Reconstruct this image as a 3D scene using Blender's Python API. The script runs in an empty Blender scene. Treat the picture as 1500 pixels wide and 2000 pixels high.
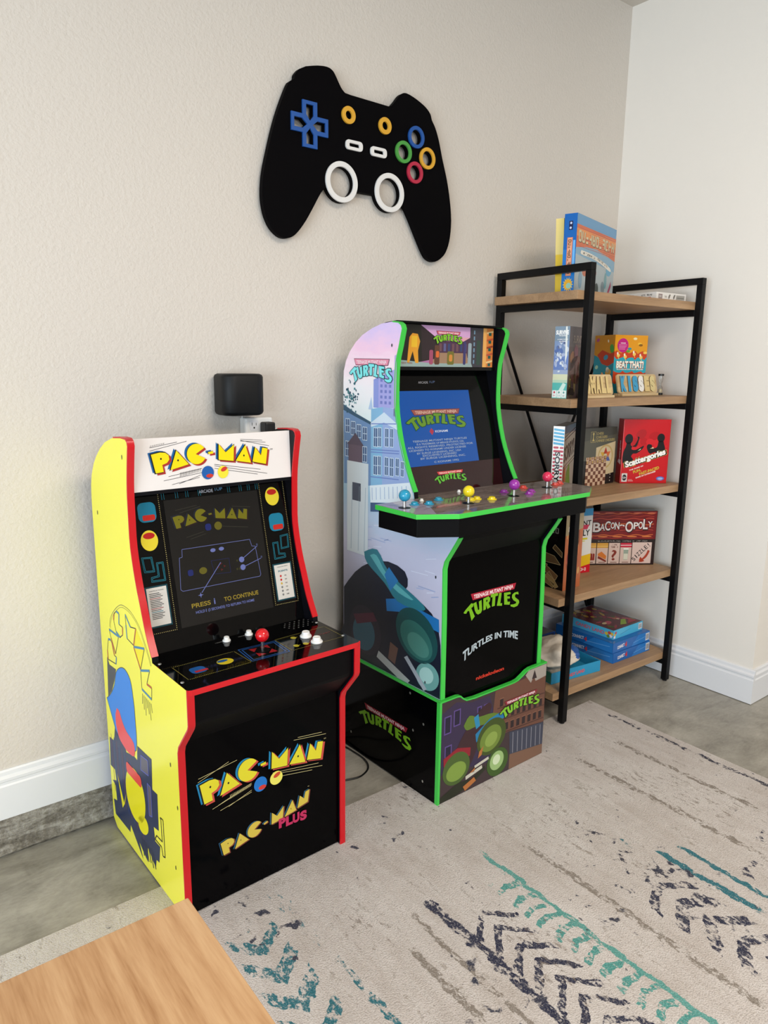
import bpy, bmesh, math, random
from mathutils import Vector, Matrix
from mathutils.geometry import tessellate_polygon
random.seed(7)
SC = bpy.context.scene
COL = SC.collection

# ------------------------------------------------------------------ camera
cam_d = bpy.data.cameras.new('camera')
cam = bpy.data.objects.new('camera', cam_d); COL.objects.link(cam)
SC.camera = cam
FPX = 1416.8
cam_d.sensor_fit = 'VERTICAL'; cam_d.sensor_height = 24.0
cam_d.lens = FPX / 2000.0 * 24.0
YAW, PITCH, ROLL = -0.6595, 0.2009, 0.0109
_f = Vector((-math.sin(YAW)*math.cos(PITCH), math.cos(YAW)*math.cos(PITCH), -math.sin(PITCH)))
_r = Vector((math.cos(YAW), math.sin(YAW), 0)); _u = _r.cross(_f)
_r2 = _r*math.cos(ROLL) + _u*math.sin(ROLL); _u2 = _u*math.cos(ROLL) - _r*math.sin(ROLL)
M = Matrix(((_r2.x, _u2.x, -_f.x, -2.8937), (_r2.y, _u2.y, -_f.y, -2.0168), (_r2.z, _u2.z, -_f.z, 1.3505), (0, 0, 0, 1)))
cam.matrix_world = M
cam_d.clip_start = 0.02

# ------------------------------------------------------------------ light
SC.view_settings.view_transform = 'Standard'
SC.view_settings.look = 'None'
SC.view_settings.exposure = -0.18
SC.view_settings.gamma = 1.0
SC.view_settings.use_curve_mapping = False
wd = bpy.data.worlds.new('world'); SC.world = wd; wd.use_nodes = True
bg = wd.node_tree.nodes['Background']; bg.inputs[0].default_value = (0.75, 0.86, 1.0, 1); bg.inputs[1].default_value = 1.2

def area(name, loc, target, sx, sy, power, col):
    d = bpy.data.lights.new(name, 'AREA'); d.shape = 'RECTANGLE'; d.size = sx; d.size_y = sy
    d.energy = power; d.color = col
    o = bpy.data.objects.new(name, d); COL.objects.link(o); o.location = loc
    o.rotation_euler = (Vector(target) - Vector(loc)).to_track_quat('-Z', 'Y').to_euler()
    return o
# daylight through the wide opening in the left wall and through the one behind the camera
area('daylight_left', (-6.45, -3.2, 1.0), (0, -2.6, .70), 3.6, 1.9, 245, (0.76, 0.89, 1.0))
area('daylight_behind', (-3.0, -5.9, 1.5), (-1.6, 0, .7), 2.6, 1.8, 40, (0.84, 0.92, 1.0))
area('ceiling_lamp', (-1.6, -2.9, 2.78), (-1.6, -2.9, 0), 1.4, 1.4, 92, (1.0, 0.88, 0.75))

# ------------------------------------------------------------------ materials
def s2l(c): return c/12.92 if c <= 0.04045 else ((c+0.055)/1.055)**2.4
def hx(h):
    h = h.lstrip('#'); return tuple(s2l(int(h[i:i+2], 16)/255.0) for i in (0, 2, 4)) + (1.0,)
MATS = {}
def mat(name, col='#808080', rough=0.5, metal=0.0, coat=0.0, emit=None, es=1.0, spec=0.5, bump=None, var=0.0, vscale=30, trans=0.0, alpha=1.0):
    m = bpy.data.materials.new(name); m.use_nodes = True
    nt = m.node_tree; b = nt.nodes['Principled BSDF']
    c = hx(col) if isinstance(col, str) else col
    b.inputs['Base Color'].default_value = c
    b.inputs['Roughness'].default_value = rough; b.inputs['Metallic'].default_value = metal
    b.inputs['Specular IOR Level'].default_value = spec
    b.inputs['Coat Weight'].default_value = coat; b.inputs['Coat Roughness'].default_value = 0.04
    b.inputs['Transmission Weight'].default_value = trans; b.inputs['Alpha'].default_value = alpha
    if emit:
        b.inputs['Emission Color'].default_value = hx(emit); b.inputs['Emission Strength'].default_value = es
    if bump or var:
        tc = nt.nodes.new('ShaderNodeTexCoord')
        n = nt.nodes.new('ShaderNodeTexNoise'); n.inputs['Scale'].default_value = bump[0] if bump else vscale
        n.inputs['Detail'].default_value = 4
        nt.links.new(tc.outputs['Object'], n.inputs['Vector'])
        if bump:
            bp = nt.nodes.new('ShaderNodeBump'); bp.inputs['Strength'].default_value = bump[1]; bp.inputs['Distance'].default_value = bump[2]
            nt.links.new(n.outputs['Fac'], bp.inputs['Height']); nt.links.new(bp.outputs['Normal'], b.inputs['Normal'])
        if var:
            n2 = nt.nodes.new('ShaderNodeTexNoise'); n2.inputs['Scale'].default_value = vscale; n2.inputs['Detail'].default_value = 3
            nt.links.new(tc.outputs['Object'], n2.inputs['Vector'])
            mx = nt.nodes.new('ShaderNodeMix'); mx.data_type = 'RGBA'
            mx.inputs[6].default_value = tuple(v*(1-var) for v in c[:3])+(1,); mx.inputs[7].default_value = tuple(min(1, v*(1+var)) for v in c[:3])+(1,)
            nt.links.new(n2.outputs['Fac'], mx.inputs[0]); nt.links.new(mx.outputs[2], b.inputs['Base Color'])
    MATS[name] = m; return m

def print_mat(name, col, gloss=0.25):       # printed ink
    if name not in MATS: mat(name, col, rough=gloss, spec=0.4)
    return name
_pc = {}
def ink(col, gloss=0.28):
    k = 'ink_%s_%d' % (col.lstrip('#'), int(gloss*100))
    if k not in MATS: mat(k, col, rough=gloss, spec=0.4)
    return k
def glow(col, es=1.0):
    k = 'glow_%s_%d' % (col.lstrip('#'), int(es*100))
    if k not in MATS:
        mat(k, '#050505', rough=0.12, emit=col, es=es, coat=0.0)
    return k

def N(nt, t, **kw):
    n = nt.nodes.new(t)
    for k, v in kw.items(): setattr(n, k, v)
    return n
def math_(nt, op, a, b=None, c=None, clamp=False):
    n = nt.nodes.new('ShaderNodeMath'); n.operation = op; n.use_clamp = clamp
    for i, v in enumerate((a, b, c)):
        if v is None: continue
        if hasattr(v, 'is_linked') or hasattr(v, 'links'): nt.links.new(v, n.inputs[i])
        else: n.inputs[i].default_value = v
    return n.outputs[0]
def mixc(nt, fac, a, b):
    n = nt.nodes.new('ShaderNodeMix'); n.data_type = 'RGBA'
    for i, v in ((0, fac), (6, a), (7, b)):
        if hasattr(v, 'links'): nt.links.new(v, n.inputs[i])
        else: n.inputs[i].default_value = v
    return n.outputs[2]
def noise(nt, vec, scale, detail=3, rough=0.5, dist=0.0, out='Fac'):
    n = nt.nodes.new('ShaderNodeTexNoise'); n.inputs['Scale'].default_value = scale; n.inputs['Detail'].default_value = detail
    n.inputs['Roughness'].default_value = rough; n.inputs['Distortion'].default_value = dist
    nt.links.new(vec, n.inputs['Vector']); return n.outputs[out]
def mapping(nt, vec, scale=(1, 1, 1), loc=(0, 0, 0), rot=(0, 0, 0)):
    n = nt.nodes.new('ShaderNodeMapping'); n.inputs['Scale'].default_value = scale; n.inputs['Location'].default_value = loc
    n.inputs['Rotation'].default_value = rot
    nt.links.new(vec, n.inputs['Vector']); return n.outputs[0]
def ramp(nt, fac, stops):
    n = nt.nodes.new('ShaderNodeValToRGB'); cr = n.color_ramp
    while len(cr.elements) < len(stops): cr.elements.new(0.5)
    for e, (p, c) in zip(cr.elements, stops): e.position = p; e.color = hx(c) if isinstance(c, str) else c
    nt.links.new(fac, n.inputs[0]); return n.outputs[0]
def bumpn(nt, h, strength, dist):
    n = nt.nodes.new('ShaderNodeBump'); n.inputs['Strength'].default_value = strength; n.inputs['Distance'].default_value = dist
    nt.links.new(h, n.inputs['Height']); return n.outputs[0]
def base(name, rough=0.5, spec=0.5, coat=0.0):
    m = bpy.data.materials.new(name); m.use_nodes = True; nt = m.node_tree; b = nt.nodes['Principled BSDF']
    b.inputs['Roughness'].default_value = rough; b.inputs['Specular IOR Level'].default_value = spec
    b.inputs['Coat Weight'].default_value = coat; b.inputs['Coat Roughness'].default_value = 0.05
    tc = nt.nodes.new('ShaderNodeTexCoord'); MATS[name] = m
    return nt, b, tc.outputs['Object']

def wall_mat(name, col, fine=1.0):
    nt, b, v = base(name, 0.62, 0.25)
    n1 = noise(nt, v, 95, 2, 0.5); n2 = noise(nt, v, 210, 2, 0.5)
    h = math_(nt, 'ADD', n1, math_(nt, 'MULTIPLY', n2, 0.5))
    nt.links.new(bumpn(nt, h, 0.42*fine, 0.004), b.inputs['Normal'])
    big = noise(nt, v, 1.3, 3, 0.6); c = hx(col)
    lo = tuple(x*0.965 for x in c[:3])+(1,)
    nt.links.new(mixc(nt, big, lo, c), b.inputs['Base Color'])
wall_mat('wall_paint', '#D6CEC4')
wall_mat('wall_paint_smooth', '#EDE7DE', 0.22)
mat('ceiling_paint', '#CFC8BE', 0.7, bump=(120, 0.2, 0.003))
mat('white_trim', '#E4E5E8', 0.35)

# stained concrete
nt, b, v = base('concrete_floor', 0.38, 0.5)
vm = mapping(nt, v, (1.0, 2.2, 1), rot=(0, 0, 0.5))
a1 = noise(nt, vm, 2.6, 8, 0.62, 1.2); a2 = noise(nt, v, 11, 6, 0.65, 0.8)
a3 = noise(nt, mapping(nt, v, (1, 3.0, 1), rot=(0, 0, 0.35)), 38, 5, 0.7, 0.5)
f = math_(nt, 'ADD', math_(nt, 'MULTIPLY', a1, 0.52), math_(nt, 'ADD', math_(nt, 'MULTIPLY', a2, 0.28), math_(nt, 'MULTIPLY', a3, 0.20)))
nt.links.new(ramp(nt, f, [(0.32, '#6A665D'), (0.43, '#8C887E'), (0.55, '#A5A197'), (0.68, '#BDBAB0')]), b.inputs['Base Color'])
nt.links.new(math_(nt, 'MULTIPLY_ADD', a2, 0.35, 0.2), b.inputs['Roughness'])
nt.links.new(bumpn(nt, a2, 0.08, 0.004), b.inputs['Normal'])
# rough concrete stem wall
nt, b, v = base('rough_concrete', 0.85, 0.3)
vm = mapping(nt, v, (1.0, 3, 6))
a1 = noise(nt, vm, 5, 8, 0.7, 0.6); a2 = noise(nt, v, 60, 5, 0.7)
f = math_(nt, 'ADD', math_(nt, 'MULTIPLY', a1, 0.6), math_(nt, 'MULTIPLY', a2, 0.4))
nt.links.new(ramp(nt, f, [(0.36, '#544F47'), (0.46, '#7C766C'), (0.56, '#A8A39A'), (0.68, '#D0CDC8')]), b.inputs['Base Color'])
nt.links.new(bumpn(nt, f, 0.9, 0.02), b.inputs['Normal'])

def wood_mat(name, stops, axis='x', rough=0.45, scale=1.0, seam=None, spec=0.4, wave=0.25, gw=0.3):
    nt, b, v = base(name, rough, spec)
    sc = {'x': (0.6, 9, 9), 'y': (9, 0.6, 9)}[axis]
    vm = mapping(nt, v, tuple(s*scale for s in sc))
    a = noise(nt, vm, 3.0, 5, 0.55, 0.7); g = noise(nt, mapping(nt, v, tuple(s*scale*6 for s in sc)), 4, 3, 0.6)
    w = nt.nodes.new('ShaderNodeTexWave'); w.wave_type = 'BANDS'; w.bands_direction = 'Y' if axis == 'x' else 'X'
    w.inputs['Scale'].default_value = 9*scale; w.inputs['Distortion'].default_value = 7; w.inputs['Detail'].default_value = 3
    w.inputs['Detail Scale'].default_value = 0.7
    nt.links.new(mapping(nt, v, (0.22, 1, 1) if axis == 'x' else (1, 0.22, 1)), w.inputs['Vector'])
    f = math_(nt, 'ADD', math_(nt, 'MULTIPLY', a, 0.75-gw), math_(nt, 'ADD', math_(nt, 'MULTIPLY', g, gw), math_(nt, 'MULTIPLY_ADD', w.outputs['Fac'], wave, (0.25-wave)*0.5)))
    if seam:
        sx = nt.nodes.new('ShaderNodeSeparateXYZ'); nt.links.new(v, sx.inputs[0])
        cell = math_(nt, 'FLOOR', math_(nt, 'MULTIPLY', math_(nt, 'ADD', sx.outputs[0 if axis == 'y' else 1], seam[1]), seam[0]))
        wn = nt.nodes.new('ShaderNodeTexWhiteNoise'); wn.noise_dimensions = '1D'; nt.links.new(cell, wn.inputs['W'])
        f = math_(nt, 'ADD', f, math_(nt, 'MULTIPLY_ADD', wn.outputs[0], 0.16, -0.08))
    nt.links.new(ramp(nt, f, stops), b.inputs['Base Color'])
    nt.links.new(bumpn(nt, g, 0.06, 0.002), b.inputs['Normal'])
wood_mat('oak_shelf', [(0.25, '#80634A'), (0.45, '#9C7C5C'), (0.6, '#B08E6B'), (0.75, '#C09E7A')], 'x', 0.5, wave=0.0)
wood_mat('table_wood', [(0.30, '#A2774F'), (0.42, '#B88F66'), (0.52, '#C49D74'), (0.62, '#CCA77E'), (0.76, '#D4B28B')], 'y', 0.42, 1.3, seam=(6.3, 0.05), wave=0.08, gw=.34)
wood_mat('light_ply', [(0.3, '#B89A6C'), (0.5, '#CDB182'), (0.7, '#DCC59A')], 'x', 0.6, 2.5)

mat('black_steel', '#08080A', 0.45, spec=0.2, bump=(900, 0.1, 0.0005))
mat('black_panel', '#030304', 0.12, spec=0.07)
mat('black_deck', '#040405', 0.06, spec=0.35)
mat('black_vinyl', '#070709', 0.4, spec=0.1)
mat('inner_black', '#0C0C12', 0.4, spec=0.15)
mat('inner_grey', '#55554F', 0.35)
mat('red_molding', '#C8101C', 0.25, spec=0.5)
mat('green_molding', '#3FC64A', 0.28, spec=0.5)
mat('yellow_vinyl', '#F7EF45', 0.22, spec=0.55)
mat('white_print', '#E9E3E0', 0.3)
mat('glass_black', '#050506', 0.05, spec=0.25)
mat('red_glass', '#2A0D10', 0.06, spec=0.6)
mat('white_plastic', '#EFEFEC', 0.3)
mat('chrome', '#C9C9C9', 0.18, metal=1.0)
mat('screw_metal', '#B8B8B4', 0.35, metal=0.8)
mat('ball_red', '#D3121C', 0.12, coat=0.5)
mat('ball_blue', '#1E93B8', 0.15, coat=0.4)
mat('ball_yellow', '#EAD31A', 0.15, coat=0.4)
mat('ball_purple', '#98309F', 0.15, coat=0.4)
mat('ball_pink', '#E0305A', 0.15, coat=0.4)
mat('button_orange', '#D2463A', 0.2, coat=0.3)
mat('cord_black', '#0D0D0E', 0.4)
mat('speaker_black', '#0A0C0E', 0.5, spec=0.3, bump=(700, 0.25, 0.0015))
mat('controller_black', '#050406', 0.65, spec=0.05)
mat('paint_blue', '#14509C', 0.5); mat('paint_yellow', '#DBA32E', 0.5); mat('paint_white', '#E3E1DE', 0.5)
mat('paint_green', '#47983F', 0.5); mat('paint_red', '#B42240', 0.5)
mat('cardboard', '#B89C78', 0.7)
mat('clear_plastic', '#E8EEF0', 0.08, trans=0.85, alpha=0.55, spec=0.5, bump=(25, 0.6, 0.01))
mat('bag_plastic', '#DDD3C4', 0.38, bump=(14, 0.5, 0.02))
mat('sand_glass', '#DDE6E8', 0.05, trans=0.9, alpha=0.5)
mat('sand', '#D8C49A', 0.9)

# ------------------------------------------------------------------ mesh builder
def tess(loops):
    vs = [Vector((p[0], p[1], 0)) for lp in loops for p in lp]
    tr = tessellate_polygon([[Vector((p[0], p[1], 0)) for p in lp] for lp in loops])
    out = []
    for t in tr:
        a, b_, c = (vs[i] for i in t)
        ar = (b_-a).cross(c-a).z
        if abs(ar) < 1e-12: continue
        out.append(t if ar > 0 else (t[0], t[2], t[1]))
    return out

class Frame:
    def __init__(s, o, U, V, Nn=None, step=0.00045):
        s.o = Vector(o); s.U = Vector(U).normalized(); s.V = Vector(V).normalized()
        s.N = Vector(Nn).normalized() if Nn else s.U.cross(s.V); s.step = step
    def __call__(s, u, v, l=0): return s.o + s.U*u + s.V*v + s.N*(l*s.step)

class MB:
    def __init__(s): s.v = []; s.f = []; s.m = []; s.ms = []
    def mi(s, m):
        if m not in MATS and m.startswith('ink_'): ink('#'+m.split('_')[1], int(m.split('_')[2])/100)
        if m not in s.ms: s.ms.append(m)
        return s.ms.index(m)
    def add(s, vs, fs, m):
        o = len(s.v); s.v += [Vector(x) for x in vs]; k = s.mi(m)
        for f in fs: s.f.append(tuple(i+o for i in f)); s.m.append(k)
        return s
    def box(s, x0, x1, y0, y1, z0, z1, m):
        vs = [(x, y, z) for z in (z0, z1) for x, y in ((x0, y0), (x1, y0), (x1, y1), (x0, y1))]
        return s.add(vs, [(3, 2, 1, 0), (4, 5, 6, 7), (0, 1, 5, 4), (1, 2, 6, 5), (2, 3, 7, 6), (3, 0, 4, 7)], m)
    def prism(s, loops, P0, d, m, msides=None):   # loops: outer (+ holes) in 2D; P0(u,v)->3D face; d extrusion vector
        if not isinstance(loops[0][0], (tuple, list)): loops = [loops]
        tri = tess(loops); pts = [p for lp in loops for p in lp]; n = len(pts); d = Vector(d)
        a = [P0(u, v) for u, v in pts]; b = [x + d for x in a]
        s.add(a+b, [tuple(t) for t in tri], m); o = len(s.v)-2*n
        k = s.mi(m)
        for t in tri: s.f.append((t[2]+o+n, t[1]+o+n, t[0]+o+n)); s.m.append(k)
        k2 = s.mi(msides or m); st = 0
        for lp in loops:
            L = len(lp)
            ar = sum(lp[i][0]*lp[(i+1) % L][1]-lp[(i+1) % L][0]*lp[i][1] for i in range(L))
            first = lp is loops[0]
            for i in range(L):
                p, q = st+i+o, st+(i+1) % L+o
                if (ar > 0) == first: s.f.append((q, p, p+n, q+n))
                else: s.f.append((p, q, q+n, p+n))
                s.m.append(k2)
            st += L
        return s
    def poly(s, fr, loops, m, l=1):
        if not isinstance(loops[0][0], (tuple, list)): loops = [loops]
        pts = [p for lp in loops for p in lp]
        return s.add([fr(u, v, l) for u, v in pts], [tuple(t) for t in tess(loops)], m)
    def rect(s, fr, u0, v0, u1, v1, m, l=1): return s.poly(fr, [(u0, v0), (u1, v0), (u1, v1), (u0, v1)], m, l)
    def line(s, fr, p, q, w, m, l=1):
        p = Vector(p); q = Vector(q); d = q-p
        if d.length < 1e-9: return s
        n = Vector((-d.y, d.x)).normalized()*w/2
        return s.poly(fr, [tuple(p-n), tuple(q-n), tuple(q+n), tuple(p+n)], m, l)
    def pline(s, fr, pts, w, m, l=1, closed=False):
        for i in range(len(pts)-(0 if closed else 1)): s.line(fr, pts[i], pts[(i+1) % len(pts)], w, m, l)
        return s
    def ell(s, fr, u, v, a, b, m, l=1, n=28, rot=0, t0=0, t1=2*math.pi):
        c, sn = math.cos(rot), math.sin(rot); pts = []
        full = abs(t1-t0-2*math.pi) < 1e-6
        for i in range(n if full else n+1):
            t = t0+(t1-t0)*i/n; x, y = a*math.cos(t), b*math.sin(t); pts.append((u+x*c-y*sn, v+x*sn+y*c))
        return s.poly(fr, pts, m, l)
    def dots(s, fr, p, q, n, r, m, l=1):
        for i in range(n):
            t = i/(n-1); u = p[0]+(q[0]-p[0])*t; v = p[1]+(q[1]-p[1])*t; s.rect(fr, u-r, v-r, u+r, v+r, m, l)
        return s
    def text(s, fr, txt, u, v, h, m, l=1, w=None, bold=0.0, shear=0.0, rot=0.0, align='C', warp=None, spacing=1.0, n=None):
        """txt with cap height h, centred on (u, v) (or left/right aligned), squeezed to width w"""
        vs, fs = text_mesh(txt, bold, shear, spacing)
        if not vs: return s
        xs = [p[0] for p in vs]; x0, x1 = min(xs), max(xs); W = x1-x0
        k = h/CAP; kx = (w/W) if w else k
        off = {'C': -(x0+x1)/2, 'L': -x0, 'R': -x1}[align]
        c, sn = math.cos(rot), math.sin(rot); out = []
        for p in vs:
            x = (p[0]+off)*kx; y = p[1]*k-h/2
            if warp: x, y = warp(x, y)
            out.append(fr(u+x*c-y*sn, v+x*sn+y*c, l))
        return s.add(out, fs, m)
    def tube(s, pts, r, m, n=10, caps=True):
        pts = [Vector(p) for p in pts]; rs = r if isinstance(r, (list, tuple)) else [r]*len(pts)
        vs = []; up = None
        for i, p in enumerate(pts):
            d = (pts[min(i+1, len(pts)-1)]-pts[max(i-1, 0)]).normalized()
            if up is None: up = Vector((0, 0, 1)) if abs(d.z) < 0.9 else Vector((1, 0, 0))
            a = d.cross(up).normalized(); b_ = a.cross(d).normalized(); up = b_
            for k in range(n):
                t = 2*math.pi*k/n; vs.append(p+a*(rs[i]*math.cos(t))+b_*(rs[i]*math.sin(t)))
        fs = []
        for i in range(len(pts)-1):
            for k in range(n):
                k2 = (k+1) % n; fs.append((i*n+k, i*n+k2, (i+1)*n+k2, (i+1)*n+k))
        if caps: fs.append(tuple(range(n-1, -1, -1))); fs.append(tuple((len(pts)-1)*n+k for k in range(n)))
        return s.add(vs, fs, m)
    def lathe(s, c, prof, m, n=24, axis=(0, 0, 1)):
        ax = Vector(axis).normalized(); q = Vector((0, 0, 1)).rotation_difference(ax); c = Vector(c); vs = []
        for r, z in prof:
            for k in range(n):
                t = 2*math.pi*k/n; vs.append(c+q @ Vector((r*math.cos(t), r*math.sin(t), z)))
        fs = []
        for i in range(len(prof)-1):
            for k in range(n):
                k2 = (k+1) % n; fs.append((i*n+k, i*n+k2, (i+1)*n+k2, (i+1)*n+k))
        fs.append(tuple(range(n-1, -1, -1))); fs.append(tuple((len(prof)-1)*n+k for k in range(n)))
        return s.add(vs, fs, m)
    def ball(s, c, r, m, n=24):
        return s.lathe(c, [(max(r*math.sin(math.pi*i/14), 1e-5), -r*math.cos(math.pi*i/14)) for i in range(15)], m, n)
    def build(s, name, parent=None, smooth=None, bevel=None, loc=None, rotz=0.0):
        me = bpy.data.meshes.new(name); me.from_pydata([tuple(v) for v in s.v], [], s.f)
        for k in s.ms: me.materials.append(MATS[k])
        me.polygons.foreach_set('material_index', s.m); me.update()
        if smooth is not None:
            me.polygons.foreach_set('use_smooth', [True]*len(me.polygons)); me.set_sharp_from_angle(angle=math.radians(smooth))
        o = bpy.data.objects.new(name, me); COL.objects.link(o)
        if parent is not None: o.parent = parent
        if loc is not None: o.location = loc
        o.rotation_euler.z = rotz
        if bevel:
            md = o.modifiers.new('bevel', 'BEVEL'); md.width = bevel; md.segments = 2; md.limit_method = 'ANGLE'; md.angle_limit = math.radians(40)
        return o

CAP = 0.729
_tc = {}
def text_mesh(txt, bold, shear, spacing):
    key = (txt, bold, shear, spacing)
    if key in _tc: return _tc[key]
    cu = bpy.data.curves.new('t', 'FONT'); cu.body = txt; cu.offset = bold; cu.shear = shear; cu.space_character = spacing
    cu.resolution_u = 3 if len(txt) > 12 else 6; cu.fill_mode = 'FRONT'
    ob = bpy.data.objects.new('t', cu); COL.objects.link(ob)
    dg = bpy.context.evaluated_depsgraph_get(); dg.update()
    me = bpy.data.meshes.new_from_object(ob.evaluated_get(dg))
    vs = [(v.co.x, v.co.y) for v in me.vertices]; fs = [tuple(p.vertices) for p in me.polygons]
    bpy.data.objects.remove(ob); bpy.data.curves.remove(cu); bpy.data.meshes.remove(me)
    _tc[key] = (vs, fs); return _tc[key]

def thing(name, label, cat, loc=(0, 0, 0), rotz=0, group=None):
    o = bpy.data.objects.new(name, None); COL.objects.link(o); o.location = loc; o.rotation_euler.z = rotz
    o.empty_display_size = 0.05
    return tag(o, label, cat, group)
def tag(o, label, cat, group=None):
    o['label'] = label; o['category'] = cat
    if group: o['group'] = group
    return o
def struct(o): o['kind'] = 'structure'; return o
def offs(pl, d):     # offset an open polyline to its left by d
    out = []
    for i, p in enumerate(pl):
        a = Vector(pl[max(i-1, 0)]); b_ = Vector(pl[min(i+1, len(pl)-1)]); t = (b_-a).normalized()
        out.append((p[0]-t.y*d, p[1]+t.x*d))
    return out
def smooth_pl(pl, k=3):   # Catmull-Rom through the points
    out = []
    for i in range(len(pl)-1):
        p0 = pl[max(i-1, 0)]; p1 = pl[i]; p2 = pl[i+1]; p3 = pl[min(i+2, len(pl)-1)]
        for j in range(k):
            t = j/k
            out.append(tuple(0.5*((2*p1[c])+(-p0[c]+p2[c])*t+(2*p0[c]-5*p1[c]+4*p2[c]-p3[c])*t*t+(-p0[c]+3*p1[c]-3*p2[c]+p3[c])*t**3) for c in (0, 1)))
    out.append(tuple(pl[-1])); return out
def scrib(m, fr, u, v, w, h, mt, l=1, n=10, seed=1, rot=0.0):
    """a line of print too small to read: short uneven strokes"""
    rnd = random.Random(seed); c, s_ = math.cos(rot), math.sin(rot); cw = w/n
    for i in range(n):
        if rnd.random() < .12: continue
        x = -w/2+cw*(i+.5); k = rnd.random()
        for (ax, ay, bx, by) in ((-.3,-.5,-.3,.5), (.3,-.5,.3,.5), (-.3,.45,.3,.45), (-.3,-.45,.3,-.45), (-.3,0,.3,0)):
            if rnd.random() < .45: continue
            p = (x+ax*cw, ay*h); q_ = (x+bx*cw, by*h)
            m.line(fr, (u+p[0]*c-p[1]*s_, v+p[0]*s_+p[1]*c), (u+q_[0]*c-q_[1]*s_, v+q_[0]*s_+q_[1]*c), min(cw, h)*.24, mt, l)
def rrect(u0, v0, u1, v1, r, n=5):
    out = []
    for cx, cy, a in ((u1-r, v1-r, 0), (u0+r, v1-r, 90), (u0+r, v0+r, 180), (u1-r, v0+r, 270)):
        for i in range(n+1):
            t = math.radians(a+90*i/n); out.append((cx+r*math.cos(t), cy+r*math.sin(t)))
    return out
# ------------------------------------------------------------------ room
XL, YF, ZC, WY = -6.5, -6.0, 2.83, 0.05
m = MB(); m.box(XL-.1, 2.6, YF-.1, WY+.1, -.1, 0, 'concrete_floor'); struct(m.build('floor'))
m = MB(); m.box(XL-.1, 2.6, YF-.1, WY+.1, ZC, ZC+.1, 'ceiling_paint'); struct(m.build('ceiling'))
m = MB(); m.box(XL-.1, 0.0, WY, WY+.1, 0.10, ZC, 'wall_paint'); struct(m.build('wall_back'))
m = MB()     # short right wall with its outer corner, then it turns right
m.box(0.0, 0.12, -.749, WY+.1, 0, ZC, 'wall_paint_smooth'); struct(m.build('wall_right'))
m = MB(); m.box(0.12, 2.5, -.749, -.629, 0, ZC, 'wall_paint_smooth'); struct(m.build('wall_return'))
m = MB(); m.box(2.5, 2.6, YF-.1, -.749, 0, ZC, 'wall_paint_smooth'); struct(m.build('wall_far_right'))
m = MB()     # left wall around a wide opening
m.box(XL-.1, XL, -1.3, WY+.1, 0, ZC, 'wall_paint'); m.box(XL-.1, XL, YF, -5.1, 0, ZC, 'wall_paint'); m.box(XL-.1, XL, -5.1, -1.3, 2.45, ZC, 'wall_paint')
struct(m.build('wall_left'))
m = MB(); m.box(XL, 2.6, YF-.1, YF, 0, .5, 'wall_paint'); m.box(XL, -4.5, YF-.1, YF, .5, ZC, 'wall_paint'); m.box(-1.5, 2.6, YF-.1, YF, .5, ZC, 'wall_paint'); m.box(-4.5, -1.5, YF-.1, YF, 2.45, ZC, 'wall_paint')
struct(m.build('wall_front'))
# exposed concrete stem wall under the back baseboard
fr = Frame((XL, 0, 0), (0, -1, 0), (0, 0, 1), (1, 0, 0))
m = MB(); nx = 160; rows = [(-0.030, 0.0), (-0.018, .012), (-0.030, .03), (-0.030, .055), (-0.034, .075), (-0.033, .108)]
vs = []; random.seed(3)
for i in range(nx+1):
    x = XL+(0-XL)*i/nx
    for j, (y, z) in enumerate(rows): vs.append((x, -y + random.uniform(-.0025, .0025) if 0 < j < 5 else -y, z))
    vs.append((x, .10, rows[-1][1]))
k = len(rows)+1
m.add(vs, [(i*k+j, (i+1)*k+j, (i+1)*k+j+1, i*k+j+1) for i in range(nx) for j in range(k-1)], 'rough_concrete')
struct(m.build('trim_1', smooth=60))
# baseboards: stepped profile
def baseboard(name, p, q, nrm, z0, h, t=.016):
    prof = [(0, 0), (t, 0), (t, h*.70), (t*.8, h*.73), (t*.8, h*.78), (t*.95, h*.80), (t*.95, h*.85), (t*.55, h*.90), (t*.5, h*.97), (t*.3, h), (0, h)]
    m = MB(); nv = Vector(nrm); p = Vector(p)+Vector((0, 0, z0)); d = Vector(q)+Vector((0, 0, z0))-p
    m.prism(prof, lambda a, b_: p+nv*a+Vector((0, 0, b_)), d, 'white_trim'); return struct(m.build(name))
baseboard('baseboard_back', (XL, WY, 0), (0, WY, 0), (0, -1, 0), .100, .148)
baseboard('baseboard_right', (0, WY, 0), (0, -.765, 0), (-1, 0, 0), .003, .143)
baseboard('baseboard_return', (.0002, -.749, 0), (2.5, -.749, 0), (0, -1, 0), .003, .143)

# ------------------------------------------------------------------ rug
nt, b, v = base('rug_pile', 0.95, 0.1)
sx = nt.nodes.new('ShaderNodeSeparateXYZ'); nt.links.new(v, sx.inputs[0])
X = math_(nt, 'ADD', sx.outputs[0], math_(nt, 'MULTIPLY_ADD', noise(nt, v, 17, 3, .7), .034, -.017)); Y = math_(nt, 'ADD', sx.outputs[1], math_(nt, 'MULTIPLY_ADD', noise(nt, mapping(nt, v, loc=(3, 5, 1)), 13, 3, .7), .05, -.025))
streak = noise(nt, mapping(nt, v, (26, 5, 1)), 1.0, 5, 0.65)
soft = noise(nt, v, 3.2, 4, 0.6)
speck = noise(nt, v, 62, 3, 0.6); speck2 = noise(nt, mapping(nt, v, (1.6, 0.8, 1)), 34, 4, 0.65, 0.4)
pile = noise(nt, v, 300, 2, 0.6)
fine = noise(nt, mapping(nt, v, (1.5, 1, 1)), 105, 2, 0.6)
speck2 = math_(nt, 'ADD', math_(nt, 'MULTIPLY', speck2, .62), math_(nt, 'MULTIPLY', fine, .38))
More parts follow.
